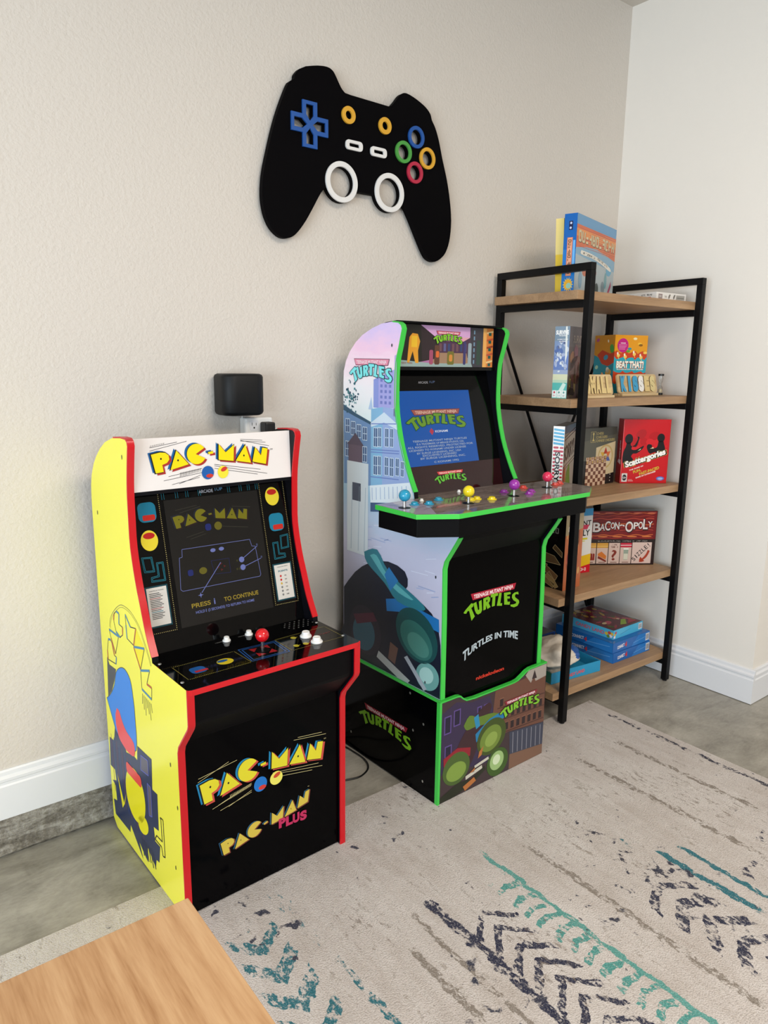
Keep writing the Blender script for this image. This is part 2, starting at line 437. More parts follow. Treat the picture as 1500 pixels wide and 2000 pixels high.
col = ramp(nt, math_(nt, 'ADD', math_(nt, 'MULTIPLY', streak, .5), math_(nt, 'MULTIPLY', soft, .5)), [(0.36, '#C2B9B3'), (0.5, '#D1CAC6'), (0.64, '#DDD8D5')])
def band(a, lo, hi, e=0.01):
    p = math_(nt, 'MULTIPLY', math_(nt, 'SUBTRACT', a, lo), 1/e, clamp=True); q = math_(nt, 'MULTIPLY', math_(nt, 'SUBTRACT', hi, a), 1/e, clamp=True)
    return math_(nt, 'MULTIPLY', p, q)
def thr(a, t, k=14): return math_(nt, 'MULTIPLY', math_(nt, 'SUBTRACT', a, t), k, clamp=True)
def stripe(col, c, xc, hw, y0, y1, dens=0.45, n=None, ey=.12):
    mk = math_(nt, 'MULTIPLY', band(X, xc-hw, xc+hw, hw*.7), band(Y, y0, y1, ey))
    mk = thr(math_(nt, 'MULTIPLY', mk, n or speck2), dens)
    return mixc(nt, mk, col, hx(c))
def chev(col, c, xc, hw, y0, y1, freq, slope, duty, dens, n=None, phase=0.0):
    ax = math_(nt, 'ABSOLUTE', math_(nt, 'SUBTRACT', X, xc))
    t = math_(nt, 'FRACT', math_(nt, 'ADD', math_(nt, 'MULTIPLY', math_(nt, 'MULTIPLY_ADD', ax, slope, Y), freq), phase))
    bar = band(t, 0.0, duty, 0.08)
    mk = math_(nt, 'MULTIPLY', math_(nt, 'MULTIPLY', band(X, xc-hw, xc+hw, .02), band(Y, y0, y1, .15)), bar)
    mk = thr(math_(nt, 'MULTIPLY', mk, n or speck2), dens)
    return mixc(nt, mk, col, hx(c))
# taupe worn streaks
tp = thr(math_(nt, 'MULTIPLY', streak, math_(nt, 'ADD', speck2, .2)), .42, 9)
col = mixc(nt, math_(nt, 'MULTIPLY', tp, .85), col, hx('#9C9187'))
for xc, hw, y0, y1 in ((-1.937, .03, -1.4, -.8), (-1.865, .022, -1.5, -.7), (-.93, .03, -1.5, -.5), (-.72, .03, -1.4, -.5), (-1.43, .03, -1.6, -.7)):
    col = stripe(col, '#8E857C', xc, hw, y0, y1, .455)
NAVY, TEAL, TEAL2, INDI = '#0E1B40', '#14707F', '#4FA09B', '#24283F'
col = stripe(col, NAVY, -1.805, .034, -2.6, -.70, .42)
col = chev(col, NAVY, -1.722, .085, -2.0, -.80, 16, 0.9, .52, .425)
col = stripe(col, NAVY, -1.665, .018, -1.9, -1.12, .50, ey=.1)
col = stripe(col, '#5AA39C', -1.557, .017, -2.4, -.66, .37)
col = chev(col, '#4A9C96', -1.602, .056, -2.4, -.74, 22, 0.30, .58, .43)
col = stripe(col, TEAL, -1.153, .022, -1.42, -.98, .36, ey=.10)
col = stripe(col, TEAL, -1.083, .020, -2.2, -.98, .38, ey=.12)
col = stripe(col, TEAL, -1.19, .03, -1.12, -.84, .53)
col = chev(col, NAVY, -1.285, .100, -2.2, -.98, 13, 0.7, .60, .445)
col = chev(col, NAVY, -1.01, .06, -2.0, -1.10, 12, .8, .5, .47)
col = chev(col, INDI, -1.24, .05, -1.3, -.72, 9, 1.6, .35, .50)
col = chev(col, NAVY, -.82, .07, -2.2, -1.05, 10, 0.6, .4, .50)
col = stripe(col, INDI, -.560, .024, -1.4, -.36, .46)
col = stripe(col, INDI, -1.70, .09, -1.1, -.70, .57)
col = stripe(col, INDI, -.80, .16, -1.5, -.75, .60)
col = stripe(col, INDI, -1.25, .13, -1.3, -.60, .585)
col = chev(col, TEAL, -2.215, .080, -1.5, -.50, 11, -1.0, .62, .44)
col = stripe(col, TEAL, -2.088, .022, -1.5, -.72, .47)
col = stripe(col, '#3D7C8A', -2.10, .05, -.9, -.42, .56)
col = chev(col, INDI, -2.42, .08, -2.0, -.36, 8, .5, .4, .56)
scr = thr(math_(nt, 'MULTIPLY', noise(nt, mapping(nt, v, (14, 5, 1)), 6.0, 4, .7, .6), math_(nt, 'ADD', noise(nt, v, 3.1, 2), .42)), .60, 12)
col = mixc(nt, math_(nt, 'MULTIPLY', scr, .7), col, hx('#85796F'))
sp = thr(math_(nt, 'MULTIPLY', noise(nt, v, 26, 3, .55, .3), math_(nt, 'ADD', noise(nt, v, 2.2, 2), .34)), .60, 20)
col = mixc(nt, sp, col, hx('#2A3048'))
col = mixc(nt, math_(nt, 'MULTIPLY', math_(nt, 'SUBTRACT', pile, .44), .9, clamp=True), col, hx('#E6E1DD'))
nt.links.new(col, b.inputs['Base Color'])
col = mixc(nt, math_(nt, 'MULTIPLY', math_(nt, 'SUBTRACT', .46, pile), 2.2, clamp=True), col, hx('#8F867E'))
nt.links.new(col, b.inputs['Base Color'])
nt.links.new(bumpn(nt, pile, 0.8, 0.006), b.inputs['Normal'])
mat('rug_edge', '#A79C8E', 0.9)
m = MB(); m.box(-3.75, -.519, -3.0, -.3495, 0.0003, .0042, 'rug_pile')
o = m.build('area_rug'); tag(o, 'large beige distressed rug with navy and teal worn chevrons on the concrete floor', 'rug')

# ------------------------------------------------------------------ table in the foreground
t = thing('dining_table', 'light oak table corner in the lower left foreground', 'table', (-2.618, -1.297, 0))
m = MB(); m.box(-1.55, 0, -.86, 0, .712, .740, 'table_wood'); m.build('tabletop', t, bevel=.0015)
for lx, ly in ((-.10, -.10), (-1.45, -.10), (-.10, -.76), (-1.45, -.76)):
    m = MB(); m.box(lx-.03, lx+.03, ly-.03, ly+.03, .0045, .712, 'table_wood'); m.build('leg', t, bevel=.003)
# ------------------------------------------------------------------ letter shapes
PM = dict(
 P=[(.0666,.0894),(.0897,.0934),(.1034,.0918),(.1116,.0853),(.1131,.0747),(.1062,.0663),(.0936,.0622),(.0947,.0568),(.0963,.0447),(.0759,.0426)],
 A=[(.1324,.0958),(.1637,.0588),(.1143,.0477)],
 H=[(.2181,.0861),(.2323,.0876),(.2326,.0813),(.2191,.0804)],
 M=[(.2493,.1051),(.2678,.082),(.2933,.1008),(.2897,.0577),(.2468,.0641)],
 A2=[(.3268,.0981),(.3414,.0489),(.296,.0578)],
 N=[(.3561,.0905),(.3724,.0667),(.378,.0875),(.3939,.0841),(.3868,.0421),(.3459,.0518)],
 C=[(.1839,.0832)]+[(.1862+.0262*math.cos(math.radians(a)), .0832+.0262*math.sin(math.radians(a))) for a in range(33, 334, 12)])
PMD = [(.0913,.0776),(.1354,.0707),(.3209,.07)]
def logo_pm(m, fr, tf, l0, yellow, blue, red, black, sh=1.0, dots='ink_101010_28', hyph=None):
    """block-letter title: blue shadow up left, red shadow down right, dark outline, yellow face"""
    k = (tf(1, 0)[0]-tf(0, 0)[0])*sh
    def grow(p, g):
        cx = sum(q[0] for q in p)/len(p); cy = sum(q[1] for q in p)/len(p)
        return [(cx+(x-cx)*(1+g), cy+(y-cy)*(1+g)) for x, y in p]
    for dx, dy, mt, l, g in ((-.0062, .0032, blue, l0, .06), (.0052, -.0042, red, l0+.6, .05), (-.0012, .0006, black, l0+1.2, .09), (0, 0, yellow, l0+1.8, 0)):
        if not mt: continue
        for key, p in PM.items():
            q = [tf(x, y) for x, y in (grow(p, g) if key != 'C' else p)]
            m.poly(fr, [(x+dx*k, y+dy*k) for x, y in q], mt if not (hyph and key == 'H' and mt == yellow) else hyph, l)
    for x, y in PMD:
        c = tf(x, y); m.ell(fr, c[0], c[1], .0022*k, .0026*k, dots, l0+2.4, 12)

# ------------------------------------------------------------------ yellow cabinet
PW, PT = .4827, .016
pac = thing('arcade_cabinet', 'shorter arcade cabinet with bright yellow side, red edge trim and black front', 'arcade cabinet', (-2.3377, .0126, .0045), .0306)
knots = [(.3104,1.150),(.2998,1.10),(.2904,1.04),(.2886,.97),(.2898,.90),(.3095,.82),(.3329,.76),(.3568,.70),(.3876,.645)]
prof_up = smooth_pl([(-a, z) for a, z in knots], 3)
front_low = [(-.389,.632),(-.583,.632),(-.582,.545),(-.578,.535),(-.523,.468),(-.517,.450),(-.517,0.0)]
front = prof_up+front_low
top_back = [(-.045,0),(-.0185,.021),(-.0185,.95),(-.0195,.984),(-.024,1.02),(-.0345,1.049),(-.0553,1.079),(-.0802,1.102),(-.1125,1.125),(-.1547,1.146),(-.2164,1.163),(-.2658,1.167),(-.297,1.166),(-.307,1.160)]
side = front+top_back
PX = lambda x: (lambda a, b_: Vector((x, a, b_)))
SL = Frame((0, 0, 0), (0, -1, 0), (0, 0, 1))          # printed outer face of the left side, normal -x
def S2(pts): return [(-a, b_) for a, b_ in pts]

m = MB(); m.prism(side, PX(PT), (-PT, 0, 0), 'inner_black', 'inner_black')
m.poly(SL, S2(side), 'yellow_vinyl', .4)
K, BL, OR, BRN = ink('#1A1B22'), ink('#2E7FA8'), ink('#B4552F'), ink('#5B4A3C')
# big outlined letters running round an arch
arc = smooth_pl([(-.0953,.6378),(-.1066,.6646),(-.1369,.694),(-.178,.7201),(-.2091,.7297),(-.2548,.7291),(-.2917,.7179),(-.3214,.7008),(-.3486,.6708),(-.3706,.644),(-.383,.6227)], 4)
m.pline(SL, S2(arc), .0018, ink('#6B6A3A'), 1); m.pline(SL, S2(offs(arc, .006)), .0012, ink('#6B6A3A'), 1)
LET = dict(P=[(-.078,.597),(-.0949,.6011),(-.1063,.594),(-.1196,.5628),(-.1353,.5633),(-.1283,.5409),(-.0663,.5342),(-.0649,.5616)],
 A=[(-.0905,.6293),(-.1624,.6303),(-.1305,.5712),(-.1023,.607)],
 C=[(-.1772,.6985),(-.1563,.6994),(-.1389,.6877),(-.1321,.6673),(-.1456,.639),(-.1747,.6318),(-.1948,.6448),(-.1984,.6663),(-.1719,.6675)],
 M=[(-.2231,.7092),(-.2561,.6846),(-.2931,.6913),(-.2714,.6398),(-.2269,.6446),(-.2241,.6806)],
 A2=[(-.2708,.6363),(-.3436,.6543),(-.31,.5877)],
 N=[(-.3097,.5854),(-.3704,.6056),(-.3463,.5623),(-.3774,.563),(-.3731,.531),(-.3106,.5359)])
m.poly(SL, S2([(-.2931,.6913),(-.3214,.672),(-.3436,.6543),(-.31,.5877),(-.2714,.6398)]), ink('#F5E400'), .8)
for k_, p in LET.items():
    q = S2(p); m.pline(SL, q, .0028, K, 1.2, True)
    for i in range(0, len(q), 2):
        a, b_ = q[i], q[(i+1) % len(q)]
        m.line(SL, a, b_, .006, BL if (i//2) % 2 == 0 else OR, 1.6)
for i in range(7): m.line(SL, (.313+i*.009, .524-.001*i), (.309+i*.0105, .495-.012*(i % 3)), .003, ink('#5A5A34'), 1)
# abstract colour shapes below the letters
DK = ink('#1F2E52')
m.poly(SL, S2([(-.0575,.5398),(-.0736,.5209),(-.1254,.5244),(-.1055,.4837),(-.0791,.4447),(-.0438,.414)]), ink('#3A4048'), 1)
blue = smooth_pl([(-.0322,.4058),(-.0707,.4341),(-.1032,.4707),(-.1236,.5142),(-.1524,.5374),(-.1846,.5485),(-.2133,.5436),(-.2337,.5256),(-.2443,.4836),(-.2488,.4391),(-.2420,.3350),(-.1500,.3150),(-.0900,.3300)], 4)
m.poly(SL, S2(blue), ink('#0F83E0'), 1.4); m.pline(SL, S2(blue), .0022, DK, 1.8, True)
m.poly(SL, S2([(-.0311,.2846),(-.0638,.2876),(-.0718,.3),(-.0860,.3450),(-.1522,.3133),(-.1654,.2955),(-.2202,.3097),(-.2455,.3087),(-.2522,.3533),(-.3491,.3586),(-.3419,.2704),(-.3745,.2726),(-.3699,.1663),(-.3366,.1603),(-.3408,.1207),(-.3736,.1227),(-.3623,.07),(-.3432,.0671),(-.3347,.0385),(-.2856,.0699),(-.279,.0224),(-.2222,.0511),(-.2457,.0103),(-.1616,.071),(-.1547,.0445),(-.0384,.0409),(-.0307,.0868),(-.0585,.0941),(-.0551,.1408),(-.0328,.1484),(-.0645,.1615),(-.0584,.1928),(-.0229,.1921)]), DK, 1.2)
red = smooth_pl([(-.1107,.4053),(-.1292,.4029),(-.1502,.3797),(-.1779,.3622),(-.2280,.3500),(-.2263,.3113),(-.1803,.3025),(-.1502,.3062),(-.1150,.3180),(-.0960,.3500),(-.0971,.3826)], 3)
m.poly(SL, S2(red), ink('#F0494E'), 2.0)
for i in range(11): m.line(SL, (.045+i*.021, .300-.003*i), (.050+i*.021, .12-.004*i), .002, ink('#3E5FA0') if i % 2 else ink('#8A3A5A'), 1.6)
m.ell(SL, .215, .190, .070, .082, ink('#EFE300'), 2.2, 30, -.35)
m.ell(SL, .262, .125, .040, .026, ink('#EFE300'), 2.2, 22, .5)
m.poly(SL, [(.078,.191),(.120,.119),(.143,.16),(.125,.118),(.105,.095)], ink('#EFE300'), 2.2)
m.poly(SL, rrect(.158, .235, .268, .268, .012), ink('#E8433A'), 2.6)
for q in ([(.2745,.3365),(.3236,.3428),(.3223,.2996),(.268,.2921)], [(.309,.2726),(.3327,.272),(.3306,.1863),(.3106,.1798)]):
    m.poly(SL, q, ink('#5D5866'), 1.8); m.pline(SL, q, .003, ink('#5B62B8'), 2.2, True)
m.pline(SL, [(.3851,.2134),(.4032,.2151),(.4037,.1092),(.3896,.1051),(.3835,.1284),(.3417,.1275),(.3533,.1445),(.3903,.1468),(.3888,.2073)], .0035, K, 1.8, True)
for i in range(6): m.line(SL, (.245+i*.015, .08), (.255+i*.016, .028+.006*(i % 2)), .005, ink('#16203C'), 1.8)
# small fixing holes in the vinyl
for y, z in ((-.270,1.120),(-.062,.95),(-.470,.40),(-.470,.12),(-.500,.30)): m.ell(SL, -y, z, .0028, .006, ink('#55552A'), 2, 10)
m.build('side_panel', pac)['label'] = 'yellow printed side panel with blue, red and navy artwork'
m = MB(); m.prism(side, PX(PW), (-PT, 0, 0), 'inner_black', 'inner_black'); m.build('side_panel', pac)
# red edge trim on both panels (front edge and over the top)
tp = [(-.2164,1.163),(-.2658,1.167),(-.297,1.166),(-.307,1.160)]
for x in (0, PW-PT):
    m = MB()
    for pl in (tp+prof_up, front_low[1:]):
        o1, o2 = offs(pl, .0018), offs(pl, -.002)
        if x == 0 and False: pass
        vs = []
        for a, b_ in zip(o1, o2):
            vs += [(x-.0007, a[0], a[1]), (x+PT+.0007, a[0], a[1]), (x+PT+.0007, b_[0], b_[1]), (x-.0007, b_[0], b_[1])]
        fs = []
        for i in range(len(pl)-1):
            for j in range(4): fs.append((i*4+j, i*4+(j+1) % 4, (i+1)*4+(j+1) % 4, (i+1)*4+j))
        fs += [(0, 1, 2, 3), tuple(len(vs)-4+j for j in (3, 2, 1, 0))]
        m.add(vs, fs, 'red_molding')
    m.build('edge_trim', pac, smooth=35)
IN0, IN1 = PT+.0003, PW-PT-.0003
# back, top
m = MB(); bk = [(-.020,.021),(-.020,.95),(-.021,.984),(-.026,1.02),(-.0365,1.048),(-.0573,1.077),(-.0700,1.088)]
ib = offs(bk, -.006); m.prism(bk+ib[::-1], PX(IN1), (-(IN1-IN0), 0, 0), 'black_vinyl'); m.build('back_panel', pac)
# marquee
mo = Vector((0, -.2847, 1.033)); mv = Vector((0, .0061, .1263)); MQ = Frame(mo, (1, 0, 0), mv)
m = MB()
m.prism([(IN0, 0), (IN1, 0), (IN1, .1295), (IN0, .1295)], lambda u, v: MQ(u, v), MQ.N*-.012, 'white_print')
BLK = ink('#15161A')
LN = [(.0649,.1062,.1364,.1165),(.0643,.0984,.1619,.1171),(.3132,.1091,.3892,.1014),(.3133,.1137,.3798,.1072),(.3133,.1107,.3998,.091),(.0953,.0223,.1988,.0343),(.1163,.0107,.1914,.0226),(.1354,.0109,.1951,.0285),(.2343,.0488,.3903,.0161),(.2343,.0425,.3605,.0164),(.1084,.0316,.1995,.0451),(.2343,.0528,.3700,.0290)]
for a, b_, c, d in LN: m.line(MQ, (a, b_), (c, d), .0011, BLK, 1)
for i in range(14): m.line(MQ, (.139+i*.0042, .0282+i*.0007), (.1405+i*.0042, .0395+i*.0005), .0011, BLK, 1)
for i in range(8): m.line(MQ, (.0665+i*.0048, .1085+i*.0007), (.069+i*.0048, .1115+i*.0007), .001, BLK, 1)
logo_pm(m, MQ, lambda x, y: (x, y), 2, ink('#F3D911'), ink('#1C5F9A'), ink('#A8322E'), BLK)
m.ell(MQ, .2145, .033, .0170, .0175, ink('#1E5BA6'), 4, 26); m.ell(MQ, .2190, .0245, .0100, .0050, ink('#C9392E'), 4.5, 18)
m.ell(MQ, .2575, .031, .0155, .0165, ink('#EBDD3C'), 4, 26); m.ell(MQ, .2605, .0385, .0095, .0055, ink('#C9392E'), 4.5, 20, .4)
m.text(MQ, 'TM', .406, .0815, .0045, BLK, 2)
m.build('marquee', pac)['label'] = 'white marquee with yellow block lettering'
m = MB(); m.box(IN0, IN1, -.2852, -.235, 1.024, 1.0329, 'inner_black'); m.build('marquee_soffit', pac)
# bezel glass
bo = Vector((0, -.3430, .6367)); bv = Vector((0, .0939, .3873)); BZ = Frame(bo, (1, 0, 0), bv)
m = MB(); m.prism([(IN0, -.006), (IN1, -.006), (IN1, .398), (IN0, .398)], lambda u, v: BZ(u, v), BZ.N*-.008, 'glass_black')
CY, WH = ink('#1D6F80', .1), ink('#CFCBC4', .1)
DOT = ink('#B5A66A', .1)
for p, q, n in (((.0905,.395),(.0905,.0448),72), ((.0905,.0448),(.027,.0455),14), ((.3809,.395),(.3807,.0488),70), ((.3807,.0488),(.4548,.0474),16), ((.4575,.395),(.4548,.0474),70)):
    m.dots(BZ, p, q, n, .0009, DOT, 1)
for u, v, kind in ((.0578,.350,'b'), (.0530,.278,'y'), (.4180,.3518,'y'), (.4214,.2792,'b')):
    if kind == 'b':
        m.poly(BZ, rrect(u-.024, v-.026, u+.022, v+.024, .014), ink('#1A7392', .1), 1); m.poly(BZ, rrect(u-.014, v-.022, u+.018, v-.008, .004), ink('#B92A22', .1), 2)
    else:
        m.ell(BZ, u, v, .022, .026, ink('#D9C534', .1), 1, 26); m.ell(BZ, u, v+.012, .015, .008, ink('#B0201E', .1), 2, 20)
for s_, (x, y) in ((1, (.0, .0)), (-1, (.478, .002))):
    f_ = lambda pts: [(x+s_*a, y+b_) for a, b_ in pts]
    for g in (0, .003):
        m.pline(BZ, f_([(.0266+g,.2385-g),(.0527-g,.2366-g),(.0550-g,.1990+g),(.0290+g,.2005+g)]), .0013, CY, 1, True)
        m.pline(BZ, f_([(.0620+g,.2203-g),(.0796-g,.2203-g),(.0800-g,.1727+g),(.0434+g,.1741+g),(.0440+g,.1860-g),(.0620+g,.1880-g)]), .0013, CY, 1, True)
for i, u in enumerate((.10, .137, .165, .20, .285, .32, .345, .37)):
    m.line(BZ, (u, .376), (u, .398), .0013, CY, 1); m.line(BZ, (u+.006, .376), (u+.006, .398), .0013, CY, 1)
for u0, v0, u1, v1 in ((.0262,.064,.078,.1600), (.392,.061,.4445,.1582)):
    m.rect(BZ, u0-.004, v0-.004, u1+.004, v1+.004, ink('#123E48', .1), 1); m.rect(BZ, u0, v0, u1, v1, WH, 2)
TX = ink('#3A3A3E')
m.text(BZ, 'INSTRUCTIONS', .052, .152, .003, TX, 3, w=.036)
for i in range(16):
    w_ = .026+.010*((i*7) % 5)/5; m.rect(BZ, .032, .1445-i*.0042, .032+w_, .1462-i*.0042, ink('#8A3038') if i in (3, 9) else (ink('#2C6E80') if i == 11 else TX), 3)
m.text(BZ, 'CHARACTER / POINTS', .418, .152, .0026, TX, 3, w=.034)
m.text(BZ, 'POINTS', .418, .1400, .005, ink('#2C6E80'), 3, w=.03, bold=.02)
for i, (c_, t_) in enumerate((('#B22', '100'), ('#B22', '300'), ('#C5A13A', '500'), ('#777777', '700'), ('#777777', '1000'), ('#777777', '2000'))):
    c_ = {'#B22': '#BB2222'}.get(c_, c_)
    m.ell(BZ, .409, .126-i*.0105, .003, .0032, ink(c_), 3, 12); m.text(BZ, t_, .424, .126-i*.0105, .0035, TX, 3)
m.text(BZ, 'ARCADE', .2220, .3865, .0085, ink('#BDBDC4', .1), 1, w=.040, bold=.012); m.text(BZ, '1UP', .2590, .3885, .008, ink('#5A86A8', .1), 1, w=.022, bold=.01)
bz = m.build('screen_bezel', pac)
# screen
m = MB(); m.rect(BZ, .103, .0445, .3725, .3735, glow('#1D1B1A', .55), 1.2)
def glowm(c, e=.7): return glow(c, e)
logo_pm(m, BZ, lambda x, y: (.1263+(x-.0759)*.653, .2979+(y-.0426)*.65), 2.2, glowm('#8E8718'), glowm('#2A2F3E', .5), glowm('#3B2320', .5), None, dots=glowm('#1D1B1A', .55))
m.poly(BZ, rrect(.205, .282, .222, .300, .006), glowm('#23307C'), 4); m.ell(BZ, .242, .291, .011, .011, glowm('#7A7220'), 4, 20)
for a, b_, c, d in ((.13,.345,.19,.352), (.14,.337,.2,.348), (.29,.338,.345,.33), (.15,.272,.2,.281), (.16,.266,.205,.275), (.255,.288,.33,.276)): m.line(BZ, (a, b_), (c, d), .0009, glowm('#5C5A48', .5), 2.2)
LV = glowm('#7C86C8', .8)
m.pline(BZ, [(.1332,.2433),(.3289,.2418),(.3330,.2227),(.3430,.2210),(.3480,.142),(.344,.137),(.120,.137),(.1149,.1420),(.1230,.2226),(.1310,.2236)], .0012, LV, 2.2, True)
for u, v in ((.2177,.2287), (.2423,.229)): m.ell(BZ, u, v, .0075, .005, LV, 2.2, 18)
for u, v, u1, v1 in ((.2967,.1913,.3489,.2205), (.2974,.170,.355,.1855)):
    m.ell(BZ, u, v, .0078, .0078, LV, 2.2, 20); m.line(BZ, (u, v), (u1, v1), .0016, LV, 2.2)
for u, v in ((.3489,.2245), (.3575,.189)): m.ell(BZ, u, v, .0028, .0035, glowm('#4C5478'), 2.2, 10)
m.pline(BZ, [(.2081,.2017),(.26,.2008),(.2595,.1627),(.2133,.1657)], .0012, glowm('#232B62', .7), 2.2, True)
for du, dv in ((-.009, 0), (.009, 0), (0, .008), (0, -.008)): m.ell(BZ, .2350+du, .182+dv, .0045, .004, glowm('#702020', .6), 2.2, 3)
m.line(BZ, (.1700, .1240), (.2345, .1935), .0018, LV, 3); m.ell(BZ, .1665, .1185, .004, .004, LV, 2.2, 4); m.ell(BZ, .1665, .1185, .0075, .001, LV, 2.2, 8); m.ell(BZ, .1665, .1185, .001, .0075, LV, 2.2, 8)
m.poly(BZ, rrect(.140, .172, .155, .188, .005), glowm('#23307C'), 2.2); m.ell(BZ, .1825, .180, .011, .009, glowm('#7A7220'), 2.2, 20)
for u, v in ((.2830,.1905), (.2800,.168), (.2880,.168)): m.ell(BZ, u, v, .0032, .0032, glowm('#4A4820', .6), 2.2, 10)
YL = glowm('#B39A32', .75)
m.text(BZ, 'PRESS', .1640, .0950, .0115, YL, 2.2, w=.053, bold=.018); m.text(BZ, 'TO CONTINUE', .2810, .0950, .0115, YL, 2.2, w=.103, bold=.018)
m.ell(BZ, .2020, .1015, .0016, .0018, LV, 2.2, 10); m.rect(BZ, .2003, .0880, .2037, .0990, LV, 2.2)
m.text(BZ, 'HOLD', .1590, .0765, .007, LV, 2.2, w=.025, bold=.015); m.rect(BZ, .1745, .0725, .1762, .0805, LV, 2.2)
m.text(BZ, '(3 SECONDS) TO RETURN TO HOME', .2490, .0765, .007, LV, 2.2, w=.136, bold=.015)
m.build('screen', pac)['label'] = 'dim screen showing a control diagram and yellow text'
# control deck
DKF = Frame((0, 0, .6322), (1, 0, 0), (0, 1, 0))
m = MB()
ol = [(0, -.389), (0, -.578), (.003, -.585), (.010, -.588), (PW-.010, -.588), (PW-.003, -.585), (PW, -.578), (PW, -.389), (IN1, -.389), (IN1, -.338), (IN0, -.338), (IN0, -.389)]
m.prism(ol, lambda u, v: Vector((u, v, .6322)), (0, 0, -.014), 'black_deck', 'red_molding')
YD = ink('#B9AE55', .1)
for q in ([(.0259,-.4454),(.189,-.4451),(.1914,-.5319),(.0277,-.5326)], [(.3101,-.4417),(.4701,-.4387),(.4679,-.5321),(.3091,-.5305)]):
    for i in range(4):
        L_ = (Vector(q[i])-Vector(q[(i+1) % 4])).length; m.dots(DKF, q[i], q[(i+1) % 4], int(L_/.0042), .0009, YD, 1)
for g in (0, .007):
    m.pline(DKF, [(.202+g,-.4435-g),(.3064-g,-.4477-g),(.2999-g,-.5316+g),(.1949+g,-.5291+g)], .0028, ink('#24569A', .1), 1, True)
RD = ink('#9E1F26', .1)
cx, cy = .2505, -.4845
for a in range(4):
    t = math.radians(45+90*a); u = Vector((math.cos(t), math.sin(t))); n = Vector((-u.y, u.x))
    p = [Vector((cx, cy))+u*.038, Vector((cx, cy))+u*.019+n*.014, Vector((cx, cy))+u*.019-n*.014]
    m.poly(DKF, [tuple(x) for x in p], RD, 1)
m.poly(DKF, rrect(.050, -.513, .088, -.476, .012), ink('#1F5AA0', .1), 1); m.rect(DKF, .058, -.508, .090, -.498, ink('#B32A34', .1), 2)
m.ell(DKF, .1427, -.4884, .021, .018, ink('#D9C420', .1), 1, 26); m.ell(DKF, .138, -.483, .014, .007, ink('#1E5A94', .1), 2, 18)
for u, v in ((.3568,-.4588), (.3333,-.5096), (.3608,-.5126)): m.ell(DKF, u, v, .0075, .0085, ink('#B9AE30', .1), 1, 18); m.line(DKF, (u+.007, v-.002), (u+.012, v), .0015, ink('#B9AE30', .1), 1)
m.text(DKF, 'START', .4400, -.482, .008, ink('#7C1E26', .1), 1, w=.04)
m.text(DKF, '1 PLAYER', .188, -.368, .004, ink('#A8A8A8', .1), 1, w=.022); m.text(DKF, '2 PLAYERS', .256, -.364, .004, ink('#A8A8A8', .1), 1, w=.022)
for i in range(6):
    for j in range(5):
        if (i, j) in ((0, 0), (5, 4), (0, 4)): continue
        m.ell(DKF, .379+i*.0155+(.0075 if j % 2 else 0), -.3560-j*.0115, .0024, .0018, ink('#8E8E8E', .3), 1, 10)
dk = m.build('control_deck', pac, bevel=.0012)
for i, (u, v) in enumerate(((.0115,-.4062), (.0105,-.5368), (.471,-.3990), (.471,-.5249))):
    m = MB(); m.lathe((u, v, .632), [(.0045, 0), (.0042, .0012), (.002, .0022), (1e-4, .0023)], 'screw_metal', 14); m.build('screw', dk, smooth=50)
def joystick(parent, u, v, z, zb, rb, ballm, shaft='chrome'):
    m = MB(); m.lathe((u, v, z), [(.0175, 0), (.0172, .0008), (.006, .0010), (1e-4, .0010)], 'black_vinyl' if shaft == 'chrome' else shaft, 24); w = m.build('dust_washer', parent, smooth=40)
    t = MB(); t.lathe((u, v, z), [(.0048, 0), (.0046, zb-rb*.8-z)], 'chrome', 14)
    st = t.build('joystick', parent, smooth=40)
    b_ = MB(); b_.ball((u, v, zb), rb, ballm); b_.build('ball_top', st, smooth=80); return st
joystick(pac, .2505, -.4813, .6326, .6723, .0174, 'ball_red')
def button(parent, u, v, z, r, h, mt, name='button'):
    m = MB(); m.lathe((u, v, z), [(r, 0), (r*1.02, h*.18), (r*.92, h*.36), (r*.70, h*.38), (r*.68, h*.86), (r*.60, h), (r*.36, h*.90), (1e-4, h*.86)], mt, 28); return m.build(name, parent, smooth=32)
button(pac, .3874, -.4722, .6326, .0155, .015, 'white_plastic'); button(pac, .3887, -.5218, .6326, .0155, .015, 'white_plastic')
button(pac, .2076, -.3708, .6326, .0105, .012, 'white_plastic'); button(pac, .2753, -.3667, .6326, .0105, .012, 'white_plastic')
# front panels
m = MB(); up = [(-.5735,.6178),(-.5725,.545),(-.5690,.535),(-.5120,.470),(-.498,.470),(-.555,.54),(-.558,.6178)]
m.prism(up, PX(IN1), (-(IN1-IN0), 0, 0), 'black_vinyl'); m.build('upper_front_panel', pac)
FP = Frame((0, -.5085, 0), (1, 0, 0), (0, 0, 1))
m = MB(); m.box(IN0, IN1, -.5085, -.4965, .004, .4690, 'black_panel')
YE, BE, RE, CR = ink('#D9CF2E', .15), ink('#1C7FB0', .15), ink('#C24A40', .15), ink('#C9BD86', .15)
for a, b_, c, d in [(.0508,.3605,.1551,.3736),(.0492,.3513,.1323,.3772),(.3347,.3737,.4115,.3637),(.3217,.3702,.4252,.3546),(.0845,.2659,.1943,.2908),(.1052,.2534,.1937,.2701),(.1281,.2554,.1939,.2753),(.2563,.2961,.4123,.2637),(.2589,.2858,.3789,.2629),(.2563,.3000,.4000,.2760),(.1,.27,.1943,.2950)]:
    m.line(FP, (a, b_), (c, d), .0011, CR, 1)
for i in range(16): m.line(FP, (.133+i*.0038, .2745+i*.0008), (.134+i*.0038, .2860+i*.0006), .0010, CR, 1)
